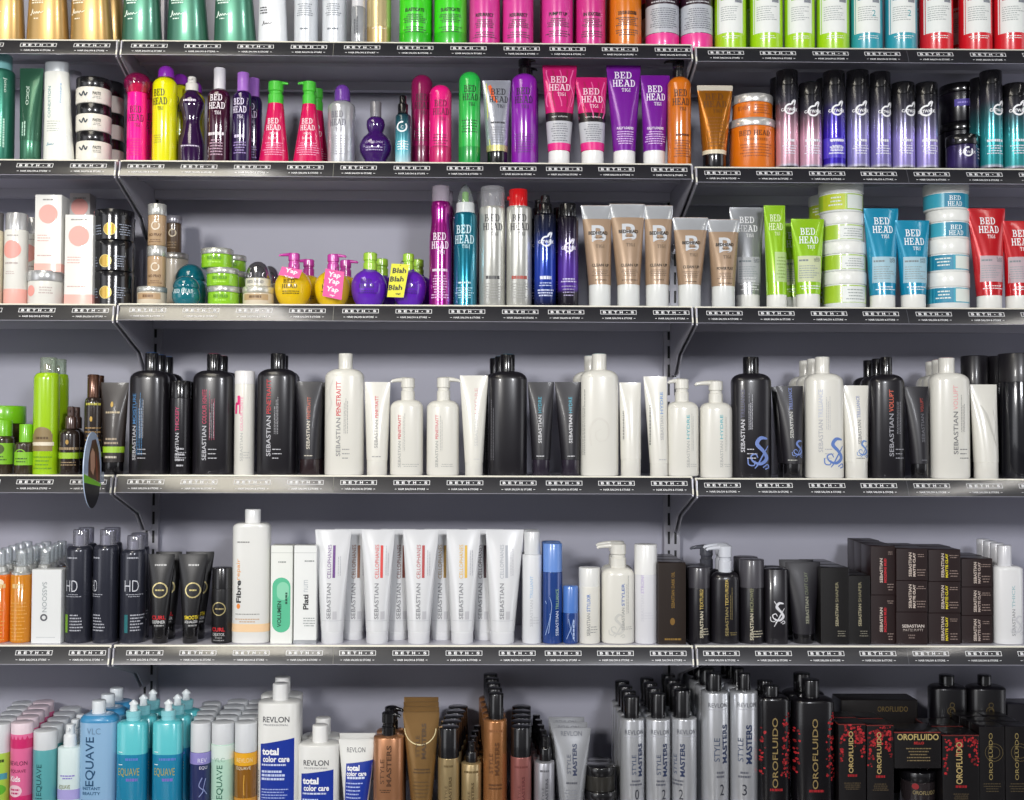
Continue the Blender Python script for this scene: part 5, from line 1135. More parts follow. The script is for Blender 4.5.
it.b.text('Fibre', 240.5, 590, 6, '2a2a2c', 90, 22, .03); it.b.text('repair', 240.5, 568, 5.4, 'e8a86a', 90, 21, .01); it.b.disc(240.5, 604.5, 1.8, 'e88a3a', 2.6); it.b.band(622, 630, pl('f2cfa4', .35)); it.b.lines(237, 262, 611.5, 613, 1, '8a8a86', .5); it.b.lines(237, 262, 616, 621, 2, 'c9a888', .4); it.b.lines(238, 252, 540, 542, 1, '8a8a88', .6)
it = box(5, 'slim white square bottle with green capsule label', 270.3, 291.8, 545.5, pl('eceee8', .32), 20, .04, name='lotion_bottle', cat='bottle')
def capsule(b, x, y0, y1, hw, mat, eps=.0004): b.poly([(x+hw*math.cos(a), y0+hw+hw*math.sin(a)) for a in [PI+PI*i/10 for i in range(11)]]+[(x+hw*math.cos(a), y1-hw+hw*math.sin(a)) for a in [PI*i/10 for i in range(11)]], mat, eps)
capsule(it.b, 281, 577.5, 632.5, 9, grad([(0, '8fd8b8'), (1, '3fb88a')], .3, 0) if False else pl('5cc096', .35)); capsule(it.b, 282.5, 582, 600, 6, pl('8fd6b4', .35), .0006); it.b.text('VOLUMEN', 279, 614, 4, '1c3a30', 90, 26, .02, .0008); it.b.vlines(284, 288, 590, 604, 1, '2a5a48', .5, .0008); it.b.lines(276, 287, 561, 563, 1, '8a8e8a', .6); it.b.rect(270.5, 291.6, 552.5, 553, 'c2c6c0')
it = box(5, 'slim white square bottle with silver foot', 293.5, 316, 545.5, pl('eceeec', .32), 20, .04, name='lotion_bottle', cat='bottle'); it.b.band(640, None, met('b9bcc0', .3)); it.b.text('Plati', 305.5, 602, 5.4, '3a3a3c', 90, 15, .03); it.b.text('num', 305.5, 586, 4.4, 'c2c6ca', 90, 12); it.b.lines(303, 315, 617, 627, 4, '9a9e9e', .35); it.b.lines(304, 314, 560, 562, 1, '8a8e8e', .6); it.b.rect(293.7, 315.8, 552.5, 553, 'c2c6c4')
CEL = pl('e0e1e3', .2, .03, .8); CELC = pl('dfe0e2', .3)
def cello(lab, xt, xb, col, front=.04, tx=None, yt=529.5):
    it = tube(5, 'hair_colour_tube', 'tube', lab, xt, yt, xb, CEL, 630.5, CELC, front=front, flat=1.2); x = tx; b = it.b
    b.text('SEBASTIAN', x, 600, 4.2, '85868a', 90, 35, .01); b.text('CELLOPHANES', x, 561, 3.8, col, 90, 33); b.rect(x+3.4, x+6, 545, 577, col, .0005); b.vlines(x+8, x+12, 545, 575, 2, 'a8a8b0', .25); b.rect(x+4, x+8, 610, 618, 'c0c0c4', .0005); b.rect(xb[0], xb[1], 619, 619.6, 'c0c2c6'); return it
cello('white foil tube with purple text, leftmost in the front row', (314.5, 350.5), (321, 343.5), '6a3a86', tx=329.5)
cello('white foil tube with red text, front row', (361, 394), (366, 388.5), 'd83a34', tx=377)
cello('white foil tube with dark red text, front row', (402.5, 438), (407.7, 430), 'b03a3a', tx=418.5)
cello('white foil tube with yellow text, front row', (446, 480), (451, 473.5), 'dcb040', tx=461)
cello('white foil tube with grey text, rightmost in the front row', (485.5, 523.5), (490, 514.5), 'a8acb4', tx=501.5)
for lab, a, b_, c_, tx in (('second-row foil tube behind, brownish text, first gap', 334, 372, '8a5a40', 354), ('second-row foil tube behind, rusty text, second gap', 380, 415, '7a3a30', 399), ('second-row foil tube behind, ochre text, third gap', 424, 459, '9a7a3a', 440), ('second-row foil tube behind, dark brown text, fourth gap', 467, 503, '4a3038', 480)):
    cello(lab, (a, b_), ((a+b_)/2-10.8, (a+b_)/2+10.8), c_, front=.088, tx=tx, yt=529)
it = slim('slim white bottle right of the foil tubes', 522.3, 541.5, 531, 554, pl('dfe1e4', .28, 0, .4), pl('d8dadc', .28), 'TRILLIANT', 'a8c4e0', 'c4c6ca', row=5, yb=625, capx=1.6, h=3, l1=26, l2=22, neck=8, name='spray_bottle'); it.rear('slim white bottle right of foil tubes', 1, dx=0)
BLU = pl('1a3f86', .12, .1, .9)
it = slim('slim deep-blue bottle with lighter blue cap, taller one', 542.3, 562.3, 543, 571, BLU, pl('6a92d8', .28, 0, .3), 'TRILLIANCE', '8ab08a', 'c8d4e8', row=5, tx=556.5, yb=634, capx=.4, h=3.2, l1=24, l2=20, name='spray_bottle', extra=False, rear='taller slim blue bottle')
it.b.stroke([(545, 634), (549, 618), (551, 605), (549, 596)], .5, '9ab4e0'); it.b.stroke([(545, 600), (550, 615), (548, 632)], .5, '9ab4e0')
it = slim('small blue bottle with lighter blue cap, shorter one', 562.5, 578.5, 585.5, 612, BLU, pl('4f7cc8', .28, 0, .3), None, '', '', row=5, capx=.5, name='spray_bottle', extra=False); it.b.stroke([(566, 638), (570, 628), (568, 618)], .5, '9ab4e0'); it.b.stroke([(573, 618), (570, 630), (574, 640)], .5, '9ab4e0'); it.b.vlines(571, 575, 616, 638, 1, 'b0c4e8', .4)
slim('short white bottle with white cap, beside blue ones', 578.5, 600, 567, 585.5, IVORY, pl('e2e2de', .3), 'STYLIXIR', '4a78c0', '8e8e8e', row=5, tx=587.5, yb=634, l1=22, l2=17, h=3.4, capx=.2, name='styling_bottle')
it = wpump('white pump bottle with grey swirl, fifth shelf', 601.3, 634, 567, (610, 626, 543.5), 597, 'STYLER', '5a78b8', '9a9a98', tx=621.5, row=5, ytx=628, l1=22, l2=22, rear='white pump bottle with grey swirl'); swirl(it.b, 616, 624, 11, 'c9c8c2')
it = slim('white square-topped can beside the dark brown carton', 634.5, 657, 544, 573.5, pl('dcdce0', .3), pl('eaeae8', .28), 'STRONG', 'b8a8d0', 'd0d0d6', row=5, yb=620, l1=26, l2=20, h=3.2, tx=641, name='hairspray_can', neck=10.4)
BRB = pl('231811', .35, 0, .2); BKB = pl('141212', .35, 0, .2)
it = box(5, 'tall dark brown carton with gold text, left of joint', 658, 686, 562.5, BRB, 28, .04); seb(it.b, 673, 608, 18, 3.2, '8a6a2a', 'DARK OIL', 16, '8a6a2a'); it.b.disc(672.5, 621.5, 2.4, '7a5a22', 3.6); it.b.lines(664, 682, 638, 640.5, 1, '8a6a2a', .7); it.rear('tall dark brown carton with gold text', 2)
GOLDT = 'c9b060'
it = slim('black can with grey-black cap, across the right joint', 687.7, 710, 566.5, 587, KB, pl('38363c', .35), 'TEXTURIZER', GOLDT, 'd8d0b8', row=5, tx=699.5, yb=636, l1=26, l2=26, h=3.4, name='hairspray_can', rear='black can with grey-black cap')
it = wpump('black pump bottle with translucent white pump', 710.8, 739, 571.5, (718.5, 732, 545.5), 706, 'TEXTURIZER', GOLDT, '9a8a58', tx=724.5, row=5, ytx=634, l1=28, l2=26, mat=KB, pm=pl('cfd2da', .25, 0, .5), rear='black pump bottle with translucent pump')
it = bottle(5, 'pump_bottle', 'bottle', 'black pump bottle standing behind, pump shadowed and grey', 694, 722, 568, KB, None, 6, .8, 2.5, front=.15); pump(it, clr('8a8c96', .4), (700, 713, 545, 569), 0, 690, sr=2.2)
it = slim('black can with charcoal cap, right of the pump bottle', 739.5, 764, 559, 586.5, KB, pl('46444a', .35), 'MICROWEB', '8a8a6a', 'd4ccb4', row=5, tx=749, yb=638, l1=26, l2=24, h=3.4, name='hairspray_can', rear='black can with charcoal cap', neck=11)
it = bottle(5, 'styling_bottle', 'bottle', 'plain black bottle with large white swirl', 764.5, 787.5, 567.5, pl('1d1b20', .3, 0, .4), None, 1.5, .8, 3); swirl(it.b, 776, 612, 10, 'd8d8dc'); it.b.stroke([(772, 625), (780, 612), (772, 600)], .8, 'd8d8dc'); it.rear('plain black bottle with large swirl', 1)
it = tube(5, 'conditioner_tube', 'tube', 'wide black tube right of the swirl bottle', (785.5, 820.5), 562, (793, 813.5), DKT, 633, CAPBLK, front=.045); seb(it.b, 805, 622, 26, 3.4, '9a9a86', 'CRAFT CLAY', 22, '6a7058'); it.rear('wide black tube', 1, dy=.055)
for lab, x0, x1, y0, a, b_ in (('tall black carton right of the wide black tube', 821, 849, 567.5, 837, 626), ('shorter black carton left of the brown boxes', 849, 870.5, 575.5, 860, 626)):
    it = box(5, lab, x0, x1, y0, BKB, 26, .04); seb(it.b, a, b_, 22, 3, 'b0a88a', 'SHAPER', 20, '8a8468'); it.b.lines(a-1, x1-2, 630, 637, 3, '7a7668', .35); it.rear(lab.replace(' right of the wide black tube', '').replace(' left of the brown boxes', ''), 2)
DB = pl('241515', .4, 0, .15)
def brown(lab, x0, x1, y0, yb, acc, front, rearname=None, n=1, tall=False, horiz=False):
    it = box(5, lab, x0, x1, y0, DB, 30, front, yb); z = yb or 644.5; xm = (x0+x1)/2
    if horiz: it.b.text('SEBASTIAN', xm+1, y0+14, 3, 'cfc4bc', w=22, bold=.02); it.b.text('MATTE PUTTY', xm+1, y0+18, 2.4, 'b8aca4', w=20); it.b.lines(xm-4, xm+3, y0+22, y0+27, 2, '7a6a64', .5)
    else:
        it.b.text('SEBASTIAN', xm-2, (y0+z)/2, 3, 'cfc0b4', 90, min(24, (z-y0)*.74), .02)
        it.b.text('MOLDING MUD' if acc == 'c02a34' else 'MATTE CLAY', xm+2, (y0+z)/2, 2.6, acc, 90, min(24, (z-y0)*.74), .04)
        it.b.lines(xm+4, x1-2, y0+5, y0+9, 2, '8a7870', .4); it.b.lines(xm+4, x1-2, z-12, z-4, 3, '8a7870', .35)
    if rearname: it.rear(rearname, n, dx=3)
    return it
brown('upper dark carton with red text, left column of brown boxes', 871, 895.5, 546, 595, 'c02a34', .045, 'upper dark carton with red text', 2)
brown('lower dark carton with red text, left column of brown boxes', 871, 895.5, 595, None, 'c02a34', .045, 'lower dark carton with red text', 2)
for x0, x1, ys, acc, nm in ((896.5, 927.8, (548.5, 580.5, 612), 'cfc0b4', 'second'), (928.6, 960.8, (549.5, 581.5, 613), 'd8c82a', 'third'), (961.5, 992.8, (558.5, 587, 615.5), 'b8a8a0', 'fourth')):
    for k, pos in enumerate(('top', 'middle', 'bottom')):
        brown('small dark brown box, %s one of the %s column' % (pos, nm), x0, x1, ys[k], ys[k+1] if k < 2 else None, acc, (.04, .046, .055)[('second', 'third', 'fourth').index(nm)], 'small dark brown box, %s of %s column' % (pos, nm), 1, horiz=(nm == 'second' and k == 2))
it = bottle(5, 'shampoo_bottle', 'bottle', 'white bottle with grey swirl at the right edge, fifth shelf', 993.5, 1022, 565, pl('e6e6e6', .28, 0, .4), (998.3, 1011.7, 545, 566, pl('d4d4d8', .28)), 4, .75, 2.6); seb(it.b, 1009, 634, 26, 3.2, '9a9a9e', 'THICK', 22, 'a8c4c8'); swirl(it.b, 1013, 624, 9, 'cfcfd2'); it.rear('white bottle with grey swirl at right', 3, dx=3)
# ---------------------------------------------------------------- bottom shelf (feet below the picture)
PALE = pl('d2d5d8', .32, 0, .2)
def kid(lab, x0, x1, yc, yb, mat, capm, rear, n=4, dx=0): 
    it = can(6, 'spray_bottle', 'bottle', lab, x0, x1, yb, mat, (x0+.2, x1-.2, yc, yb+.2, capm), sh=.8, neck=(x1-x0)/2-.8, front=.035)
    if rear: it.rear(rear, n, dx=dx, gap=.002)
    return it
it = kid('lime bottle with white cap at left edge, bottom shelf', -12, 9.6, 722.5, 751, pl('a8cf4a', .3), PALE, 'lime bottle at left edge of bottom shelf', 4, -3); it.b.lines(-3, 8, 757, 760, 1, '3a4a1a', .9); it.b.rect(-6, 8.5, 771, 777, '4a9aa8'); it.b.disc(3, 787, 5, '5ab02a')
it = kid('pink bottle with crown pattern, bottom shelf', 10.3, 32.3, 721.5, 732, pl('e46a9a', .3), pl('e8d4dc', .3), 'pink bottle with crown pattern', 4, -3)
it.b.band(737, 746, pl('d0266a', .35))
for k in range(5): it.b.poly([(11.5+k*4, 739), (13.2+k*4, 733.5), (15+k*4, 739)], 'd0266a')
it.b.text('REVLON', 21, 760.5, 4.2, '5a1a3a', w=19); it.b.text('EQUAVE', 21, 768.5, 3.6, '6a1a40', w=16); it.b.text('Kids', 18.5, 776, 5.4, 'f4e6ec', w=11, bold=.03); it.b.disc(18.5, 788, 7, 'e8c4d0', 6); it.b.lines(13, 24, 785, 792, 2, 'c02a6a', .5); it.b.band(793, None, pl('d0266a', .35))
TEAL6 = pl('5aa6aa', .3, 0, .3)
it = kid('slim teal bottle with white cap, bottom shelf', 33, 56.2, 729.5, 747.5, TEAL6, PALE, 'slim teal bottle with white cap', 4, -2); it.b.text('EQUAVE', 43, 777, 6.4, '1f5a60', 90, 31, .01); it.b.rect(36, 52, 797, 802, '9ac8c8'); it.b.lines(37, 48, 794, 796, 1, '1f5a60', .6)
it = bottle(6, 'spray_bottle', 'bottle', 'small white spray bottle, teal and lilac print, bottom shelf', 58, 81, 745, pl('d2e2e2', .3), None, 2, .85, 2.4); sprayer(it, pl('e4e8ea', .3), 63, 75.5, 724, 746); it.b.lines(63, 77, 772, 777, 2, '8a7ac8', .5); it.b.text('EQUAVE', 67, 784.5, 4.6, '7a7a3a', w=12); it.b.band(787, 797, pl('a8a0d8', .35)); it.rear('small white spray bottle', 2, dx=-2)
it = bottle(6, 'shampoo_bottle', 'bottle', 'large sky-blue bottle with white cap and sideways navy word', 80.5, 117, 712, pl('8fb6d8', .26, 0, .4), (91, 104.5, 700, 713, pl('e0e6ea', .3)), 7, .75, 2.8, neck=6.6); it.b.band(713.5, 720, pl('3f8fc0', .3)); it.b.text('EQUAVE', 94, 758, 10.5, '1d4a6e', 90, 48, .01); it.b.text('VLC', 97, 728, 6, '6a8aa8', w=14); it.b.text('INSTANT', 95, 784.5, 3, '2a5a80', w=19, bold=.02); it.b.text('BEAUTY', 95, 789.5, 3, '2a5a80', w=19, bold=.02); it.b.lines(84, 107, 795, 801, 2, '5a86a8', .4); it.rear('large sky-blue bottle', 2, dx=0)
AQ = pl('5cc4cc', .22, 0, .5); PET = pl('1d86ac', .2, 0, .6)
def two(lab, x0, x1, yt, px, rear, n, dx):
    it = bottle(6, 'conditioner_spray', 'bottle', lab, x0, x1, yt, AQ, None, 3, .75, 2.7); xm = (px[0]+px[1])/2; d = xm-it.xc
    it.b.mb = MB(); it.b.secs = []; hw = (x1-x0)/2; it.b.loft([(yt-.5, 7, 7, 2, d), (yt+.3, hw-4), (yt+1, hw-1.5), (yt+3, hw), (2j, hw), (None, hw-1.6)])
    c = it.part('collar', pl('8fd4dc', .25)); c.loft([(yt-9.5, 6.6, 6.6, 2, d), (yt-8.8, 7.4, 7.4, 2, d), (yt-4.5, 7.4, 7.4, 2, d), (yt-4.2, 6.8, 6.8, 2, d), (yt-.3, 6.9, 6.9, 2, d)])
    p = it.part('push_top', pl('e6ecee', .25)); p.loft([(yt-20.5, .6, 2.4, 2, d), (yt-19, 2.4, 2.6, 2, d), (yt-17, 4.6, 3.2, 2, d), (yt-15.8, 4.6, 3.4, 2, d), (yt-15.2, 3.4, 3.4, 2, d), (yt-9.3, 3.8, 3.8, 2, d)])
    it.b.band(752, None, PET); it.b.text('EQUAVE', it.xc-1, 769.5, 8.5, 'a8a04a', w=(x1-x0)*.76); it.b.lines(it.xc-7, it.xc+11, 755, 758, 1, '5a7ac8', .8); it.b.lines(it.xc-6, it.xc+11, 775, 778.5, 1, '7a6ac0', .8); it.b.rect(it.xc-11, it.xc-7, 749, 749.8, 'e0f0f2', .0005); it.b.rect(it.xc-11, it.xc-7, 761.4, 762.2, 'e0f0f2', .0005)
    it.rear(rear, n, dx=dx); return it
two('two-tone turquoise bottle with arrow-shaped push top, left one', 117, 147, 720, (125, 140), 'left two-tone turquoise bottle', 2, 3)
two('two-tone turquoise bottle with arrow-shaped push top, right one', 152.7, 182, 719.5, (160, 175), 'right two-tone turquoise bottle', 2, 3)
it = kid('navy bottle with white cap and lavender band', 190, 210.3, 721.5, 750, pl('28305e', .25, 0, .5), PALE, 'navy bottle with white cap', 4, -2); it.b.band(750.5, 762, pl('8f86c8', .35)); it.b.text('REV', 204, 758, 4, 'e0e0f0', w=9); it.b.text('EQU', 205, 765.5, 3.6, 'd8d8e8', w=8); it.b.stroke([(204, 775), (201, 783), (205, 788), (201, 794)], .8, '8a96c8'); it.b.stroke([(207, 776), (205, 786), (208, 792)], .6, '8a96c8')
it = kid('mint and white bottle with sideways green word', 211, 233.7, 721.5, 742, pl('b8dcc8', .3), PALE, 'mint and white bottle', 4, -1); it.b.band(743, 757, pl('dcebe2', .3)); it.b.text('EQUAVE', 222, 779, 7, '2c6a54', 90, 33, .01); it.b.text('VLC', 221, 757, 4, '8ab09c', w=11); it.b.rect(214, 230, 797, 802, 'd8ece0')
it = kid('amber bottle with white cap and yellow band', 234.2, 256.5, 721.5, 750, pl('8a5a16', .12, 0, .9), PALE, 'amber bottle with yellow band', 4, -1); it.b.band(750.5, 763, pl('e8a81a', .35)); it.b.text('REVLON', 246, 757.5, 4.4, 'f0dca8', w=17); it.b.text('EQUAVE', 245, 765.5, 3.6, 'e8dcc0', w=15); it.b.stroke([(246, 772), (245.5, 782), (246, 792)], .7, 'e0a83a'); it.b.band(795, 802, pl('c88a2a', .35))
CW = pl('e2e2de', .3, 0, .3); NAVY = 'navy'
def rev(lab, x0, x1, ysh, cap, ylabA, ylabB, ty, rear, n, dx, s=1.0):
    it = bottle(6, 'shampoo_bottle', 'bottle', lab, x0, x1, ysh-1, CW, (cap[0], cap[1], cap[2], ysh-.5, pl('e8e8e6', .3)), 2.5, .72, 3.0, neck=(cap[1]-cap[0])/2-.5); b = it.b
    navy = pl('16349a', .3, 0, .4)
    b.rect(x0+4.5, x1-4.5, ylabA, 812, navy, .0004, y0b=ylabB); xm = (x0+x1)/2
    b.text('REVLON', xm-1.5, ty, 5.6*s, '4a4a50', w=28*s, bold=.01); b.text('PROFESSIONAL', xm-1.5, ty+5.4*s, 1.8*s, '8a8a90', w=26*s)
    y = ylabA+7*s
    b.text('total', x0+14*s, y, 7*s, 'f2f2f4', w=18*s, bold=.04, eps=.0009); b.text('color care', xm-1, y+7.5*s, 6*s, 'f2f2f4', w=28*s, bold=.03, eps=.0009); b.lines(x0+6, x1-8, y+12*s, y+14.5*s, 1, 'd0d8f0', .7, 'l', eps=.0009)
    b.text('REVLON', x0+2.4, ylabA+40, 3, '3a3a44', 90, 26) if x0 < 270 else None
    b.lines(x0+6, x1-12, y+18*s, y+29*s, 3, 'c8d2f0', .6, 'l', eps=.0009); b.lines(x0+6, x1-9, y+36*s, min(y+50*s, 811), 5, 'a8b6e4', .35, 'l', eps=.0009)
    it.rear(rear, n, dx=dx); return it
rev('tall white bottle with navy label, leftmost of the navy-label set', 258, 300, 700, (271.8, 287.5, 683), 740.5, 734.5, 716, 'tall white navy-label bottle', 1, -3)
rev('shorter white bottle with navy label, middle of the set', 298.6, 339, 742, (312, 327.5, 724.5), 770, 766, 759, 'shorter white navy-label bottle', 1, -1, .95)
it = tube(6, 'conditioner_tube', 'tube', 'white tube with navy label, right of the set', (338.5, 375), 739, (344.5, 368), CW, 806, CW, front=.04); b = it.b; b.poly([(346.5, 762), (373, 759), (367, 802), (345.5, 802)], pl('16349a', .3, 0, .4)); b.text('REVLON', 356, 749, 4.6, '5a5a60', w=19); b.text('total', 353.5, 766, 5.4, 'f2f2f4', w=13, bold=.04, eps=.0009); b.text('color care', 357, 771.5, 4.6, 'f2f2f4', w=21, bold=.03, eps=.0009); b.lines(347, 366, 774, 777, 1, 'd0d8f0', .7, eps=.0009); b.lines(347, 364, 779, 800, 6, 'b0bce8', .35, 'l', eps=.0009); it.rear('white tube with navy label', 1, dx=-2)
COP = met('b07c58', .28); BRZ = met('8a6a3e', .28); GLD = met('b09a70', .28); ROSE = met('a86a64', .28); SLV = met('c6c8cc', .26)
def style(b, x, yb, h, ink_c, l=28, a=.0, ink2=None):
    b.text('STYLE', x-h*.75, yb-l*.36, h*.9, ink_c, 90, l*.6); b.text('MASTERS', x+h*.6, yb-l*.5, h, ink2 or ink_c, 90, l, .03); return b
it = bottle(6, 'pump_bottle', 'bottle', 'copper pump bottle with black pump, right of navy-label tube', 373.5, 403.5, 734, COP, None, 2.5, .75, 2.6); pump(it, CAPBLK, (381.5, 395, 712, 735.5), 0, 400, sr=2.6); style(it.b, 386.5, 783, 5, '5a3a24', 40); it.b.lines(380, 392, 786, 790, 2, '5a3a24', .5); it.rear('copper pump bottle', 1, dx=1)
it = tube(6, 'conditioner_tube', 'tube', 'bronze gold tube with crimped top, bottom shelf', (402.5, 439), 712, (411.5, 431.5), met('957244', .26), 808, met('8a6a3e', .3), front=.04); it.b.arc(420, 728, 16, 1, 'e8d8a8', 180, 360) ; style(it.b, 421, 757, 4.6, '4a3620', 34); it.b.lines(413, 431, 766, 772, 2, '4a3620', .4); it.b.lines(413, 430, 778, 796, 5, '5a4428', .25); it.rear('bronze gold tube', 3, dx=-1, dy=.05)
it = kid('gold bottle with tall black cap, right of the bronze tube', 437.8, 459.2, 726.5, 756, GLD, CAPBLK, 'gold bottle with tall black cap', 4, 2); style(it.b, 448.5, 800, 3, '5a4a2c', 26); it.b.lines(441, 456, 762, 765, 1, '6a5836', .7)
it = can(6, 'oil_bottle', 'bottle', 'small gold bottle with slim black sprayer', 461.2, 481.2, 760.8, GLD, None, sh=2); sprayer(it, CAPBLK, 465.5, 477.5, 741.5, 761.5); style(it.b, 471, 806, 2.8, '5a4a2c', 26); it.b.lines(464, 478, 768, 771, 1, '6a5836', .7); it.rear('small gold bottle with slim sprayer', 3, dx=2)
it = can(6, 'hairspray_can', 'can', 'tall copper can with black cap, bottom shelf', 483, 506.8, 717.5, met('b0784a', .26), (488, 503.2, 693, 718.5, CAPBLK), sh=2.5, neck=7.4); style(it.b, 494, 772, 4.6, '5a3618', 32); it.b.lines(486, 503, 727, 730, 1, '8a5a34', .8); it.b.lines(487, 503, 780, 787, 2, '5a3618', .5); it.rear('tall copper can', 4, dx=-1, gap=.001)
it = kid('rose metallic bottle with black cap, bottom shelf', 510.5, 531.2, 726, 755, ROSE, CAPBLK, 'rose metallic bottle', 4, 1); style(it.b, 521, 800, 3, '6a3434', 26); it.b.lines(514, 528, 763, 766, 1, '7a3e3a', .7)
it = can(6, 'oil_bottle', 'bottle', 'small silver-grey bottle with slim black sprayer', 534, 554.3, 759.5, met('a8a8ae', .28), None, sh=2); sprayer(it, CAPBLK, 539, 551, 735.5, 760); style(it.b, 544.5, 802, 2.8, '5a5a60', 26); it.b.lines(537, 551, 767, 770, 1, '6a6a70', .7); it.rear('small silver-grey bottle with sprayer', 4, dx=-1)
it = tube(6, 'conditioner_tube', 'tube', 'silver crimped tube with dark blue word, bottom shelf', (553, 590.5), 727.5, (560, 582.5), met('b6b8bc', .26), 808, met('b0b2b6', .3), front=.04); it.b.text('REVLON', 571, 733, 4.6, '5a5c64', w=22, bold=.01); style(it.b, 571.5, 773, 4.4, '4a4e5e', 30, ink2='2c3450'); it.b.lines(563, 579, 779, 782, 1, '4a4c54', .6); it.b.lines(563, 578, 786, 798, 4, '7a7c84', .3); it.rear('silver crimped tube', 2, dx=-1, dy=.05)
DJ = pl('35332f', .3, .3, .4)
jar(6, 'jar', 'dark grey jar with black lid, upper of two', 584.5, 615, 764, 773, CAPBLK, DJ, 788.5, .045)
jar(6, 'jar', 'dark grey jar with black lid, lower of two', 584.5, 616.5, 788.5, 797, CAPBLK, DJ, None, .04)
jar(6, 'jar', 'dark grey jar with black lid, behind the front stack', 588, 612, 759.5, 768, CAPBLK, DJ, 786, .13)
jar(6, 'jar', 'dark grey jar with black lid, underneath the rear jar', 588, 612, 786, 793, CAPBLK, DJ, None, .13)
def silver(lab, x0, x1, ysh, cap, num, tx, nx, rear, n, dx, big=False):
    it = can(6, 'hairspray_can', 'can', lab, x0, x1, ysh, SLV, (cap[0], cap[1], cap[2], ysh+1, CAPBLK), sh=2.2, neck=(cap[1]-cap[0])/2-.2); b = it.b; xm = (x0+x1)/2
    b.text('REVLON', xm+1, ysh+13, 4.4, '4c4e58', w=20); b.rect(xm-9, xm+11, ysh+17, ysh+17.5, '9a9ca4')
    if big: style(b, tx, 760, 6.2, '3a4660', 38, ink2='1c2c50'); b.lines(tx-7, tx+5, 767, 775, 2, '5a5c66', .5); b.text(num, nx, 786, 10.5, '2a2c36', w=4.4)
    else: style(b, tx, 773, 4.8, '3a4660', 32, ink2='1c2c50'); b.lines(tx-8, tx+5, 776, 783, 2, '5a5c66', .5); b.text(num, nx, 791, 9.5, '2a2c36', w=4)
    b.lines(xm-9, xm+8, 799, 800.5, 1, '6a6c76', .5); it.rear(rear, n, dx=dx, gap=.001); return it
silver('silver can numbered zero with black cap, bottom shelf', 620, 644.2, 716.5, (623.8, 639, 696), '0', 636, 635.5, 'silver can numbered zero', 3, 0)
silver('silver can numbered two, directly right of zero', 645.7, 670.2, 716.5, (650.8, 665, 693), '2', 660.5, 662, 'silver can right of zero', 3, 0)
silver('silver can numbered two, left of the taller silver cans', 671.5, 696.5, 716, (673.5, 690, 689.5), '2', 677.5, 679, 'silver can left of taller cans', 3, 0)
silver('tall silver can numbered two, right of the joint', 701.3, 728.3, 689.5, (706, 721.3, 672.8), '2', 719, 719.5, 'tall silver can numbered two', 3, -1, True)
silver('tall silver can numbered three, beside the black-red bottles', 730, 757.5, 689, (738.3, 750.5, 672.8), '3', 742.5, 741.5, 'tall silver can numbered three', 3, 0, True)
ORO = pl('0d0b0f', .24, 0, .4); REDF = '9a1820'; GOLDO = '8a764a'
def flowers(b, pts, seed, s=2.4):
    r = random.Random(seed)
    for x, y, q in pts:
        k = max(2, int(q*2))
        for _ in range(k): b.disc(x+r.uniform(-q, q)*1.2, y+r.uniform(-q, q)*1.6, r.uniform(.5, 1)*s*.6, r.choice((REDF, 'b0242a', '6e1014')), eps=.0004+r.random()*.0002, k=7)
def oro(lab, x0, x1, ysh, cap, rear):
    it = bottle(6, 'shampoo_bottle', 'bottle', lab, x0, x1, ysh, ORO, (cap[0], cap[1], cap[2], ysh+1, CAPBLK), 5, .72, 2.8); b = it.b; xm = (x0+x1)/2
    b.text('OROFLUIDO', xm-1, 750, 5.4, GOLDO, 90, 68, .01); b.lines(xm-8, xm+8, 785, 788, 1, REDF, .8)
    flowers(b, [(x1-4-2*math.sin(k), 712+k*6.2, 2.4) for k in range(11)]+[(x1-8, 735+k*9, 2.2) for k in range(5)]+[(x0+3, 728+k*10, 2) for k in range(5)], int(x0))
    it.rear(rear, 1, dx=0); return it
oro('black bottle with red blossom and gold sideways word, left one', 758, 789, 694.5, (763.5, 779, 685), 'left black blossom bottle')
oro('black bottle with red blossom and gold sideways word, right one', 791.3, 833, 695.5, (802.7, 819.5, 679), 'right black blossom bottle')
BXK = pl('0f0c0e', .35, 0, .25)
def obox(lab, x0, x1, y0, front, depth=26, red=True, rear=None, n=1):
    it = box(6, lab, x0, x1, y0, BXK, depth, front); b = it.b; xm = (x0+x1)/2; w = x1-x0
    if red:
        r = random.Random(int(x0)); flowers(b, [(r.uniform(x0+3, x1-3), y0+3+abs(r.gauss(0, 11)), 1.9) for _ in range(26)]+[(x0+3, y0+14+k*5, 1.6) for k in range(6)]+[(x1-3, y0+10+k*5, 1.6) for k in range(5)], int(x0)); b.band(y0, y0+1, pl('6a2420', .4))
        b.text('OROFLUIDO', xm-w*.05, y0+28, w*.17, 'b09a64', 90, 41, .02, .001); b.lines(xm-6, xm+6, y0+50, y0+53, 1, REDF, .8); b.lines(xm-9, xm+9, y0+58, y0+66, 4, '6a5a40', .25)
    else: b.text('OROFLUIDO', xm-w*.05, y0+30, w*.15, '8a7a4c', 90, 46, .01); b.arc(xm+2, y0+26, 9, .4, '6a5c3a'); b.arc(xm+2, y0+26, 6, .4, '6a5c3a'); b.lines(xm-9, xm+9, y0+56, y0+66, 4, '5a4e36', .25)
    if rear: it.rear(rear, n, dx=-1)
    return it
obox('narrow black carton with red blossom, left of two', 839, 866, 724, .04, 26, True, 'narrow black blossom carton, left one,', 1)
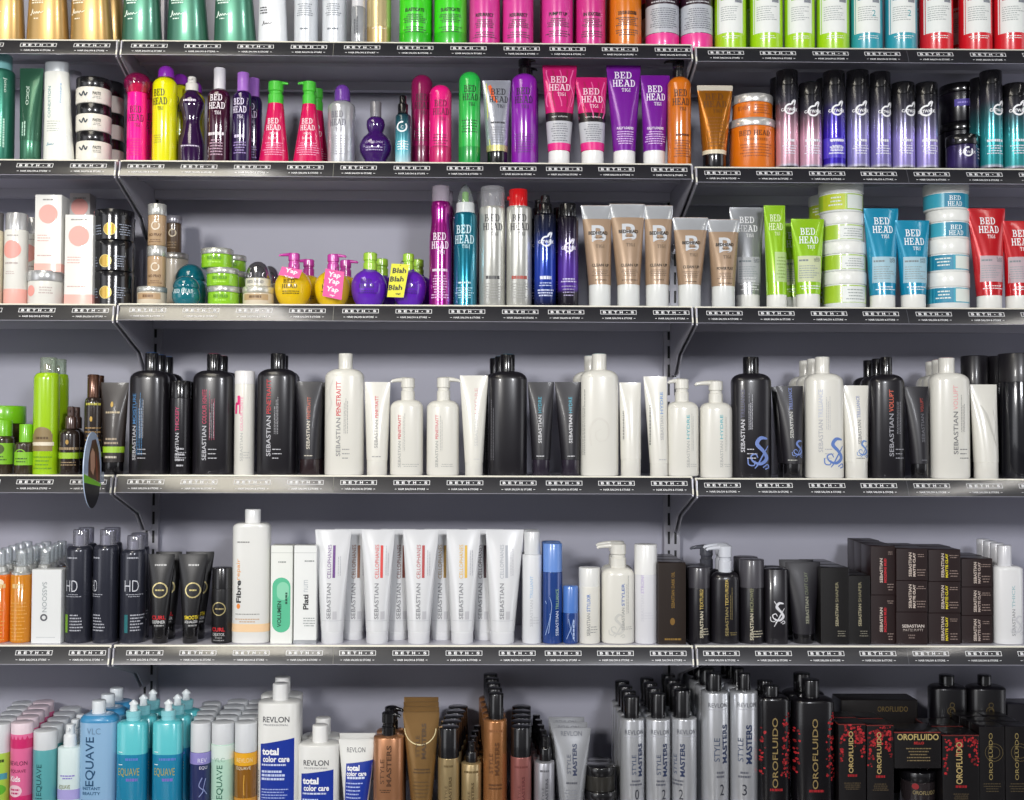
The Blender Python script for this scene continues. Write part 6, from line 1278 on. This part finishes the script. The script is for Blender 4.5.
obox('narrow black carton with red blossom, right of two', 867.3, 894, 725, .04, 26, True, 'narrow black blossom carton, right one,', 1)
it = box(6, 'long dark carton lying at the back of the bottom shelf', 842, 918, 700, pl('120d0c', .45, 0, .1), 30, .2); it.b.text('OROFLUIDO', 893, 709, 5, '6e5a30', w=30); it.z0 = it.z0
it = jar(6, 'jar', 'dark jar with black lid beneath the wide black box', 900.5, 934.7, 768.5, 778, CAPBLK, pl('2a2426', .15, .1, .8), None, .05); it.b.text('OROFLUIDO', 919, 788, 3.6, '9a8a60', w=24); it.b.disc(910, 782, 3, '8a1c20')
it = box(6, 'wide black box with gold word, standing on the dark jar', 894.5, 941, 732, BXK, 36, .04, 768.5); it.b.text('OROFLUIDO', 918, 737, 6, 'b8a468', w=41, bold=.02); it.b.text('BELLO', 919, 743, 2.6, 'b02a2a', w=10, bold=.03); it.b.lines(905, 932, 747, 762, 5, '7a6a4a', .35); it.b.band(732, 733, pl('7a2a26', .4))
obox('square black carton densely covered in red blossom', 943, 979.6, 735, .04, 34, True, 'square black blossom carton', 1)
obox('plain black carton with gold ornament, left of two', 979.8, 1005, 726.5, .05, 20, False, 'plain black carton, left one,', 2)
obox('plain black carton with gold ornament, at right edge', 1006, 1031, 726.5, .05, 20, False, 'plain black carton at right edge', 2)
for lab, x0, x1, c in (('dark bottle at the back of the bottom shelf, left of two', 929.7, 965.7, (940, 954.7, 674.5)), ('dark bottle at the back of the bottom shelf, right of two', 967.3, 1004.7, (978.7, 991.7, 674.5))):
    it = bottle(6, 'shampoo_bottle', 'bottle', lab, x0, x1, 684, pl('0d0b0f', .3, 0, .2), (c[0], c[1], c[2], 685, CAPBLK), 4, .7, 2.8, front=.2); it.b.text('OROFLUIDO', (x0+x1)/2, 720, 5, '5a4c2c', 90, 40); it.b.arc((x0+x1)/2-1, 708, 4, .8, '5a4c2c')
it = box(6, 'low dark carton behind the plain black cartons', 1008, 1040, 704, pl('15131a', .4), 26, .23)
for it in ITEMS: it.build()
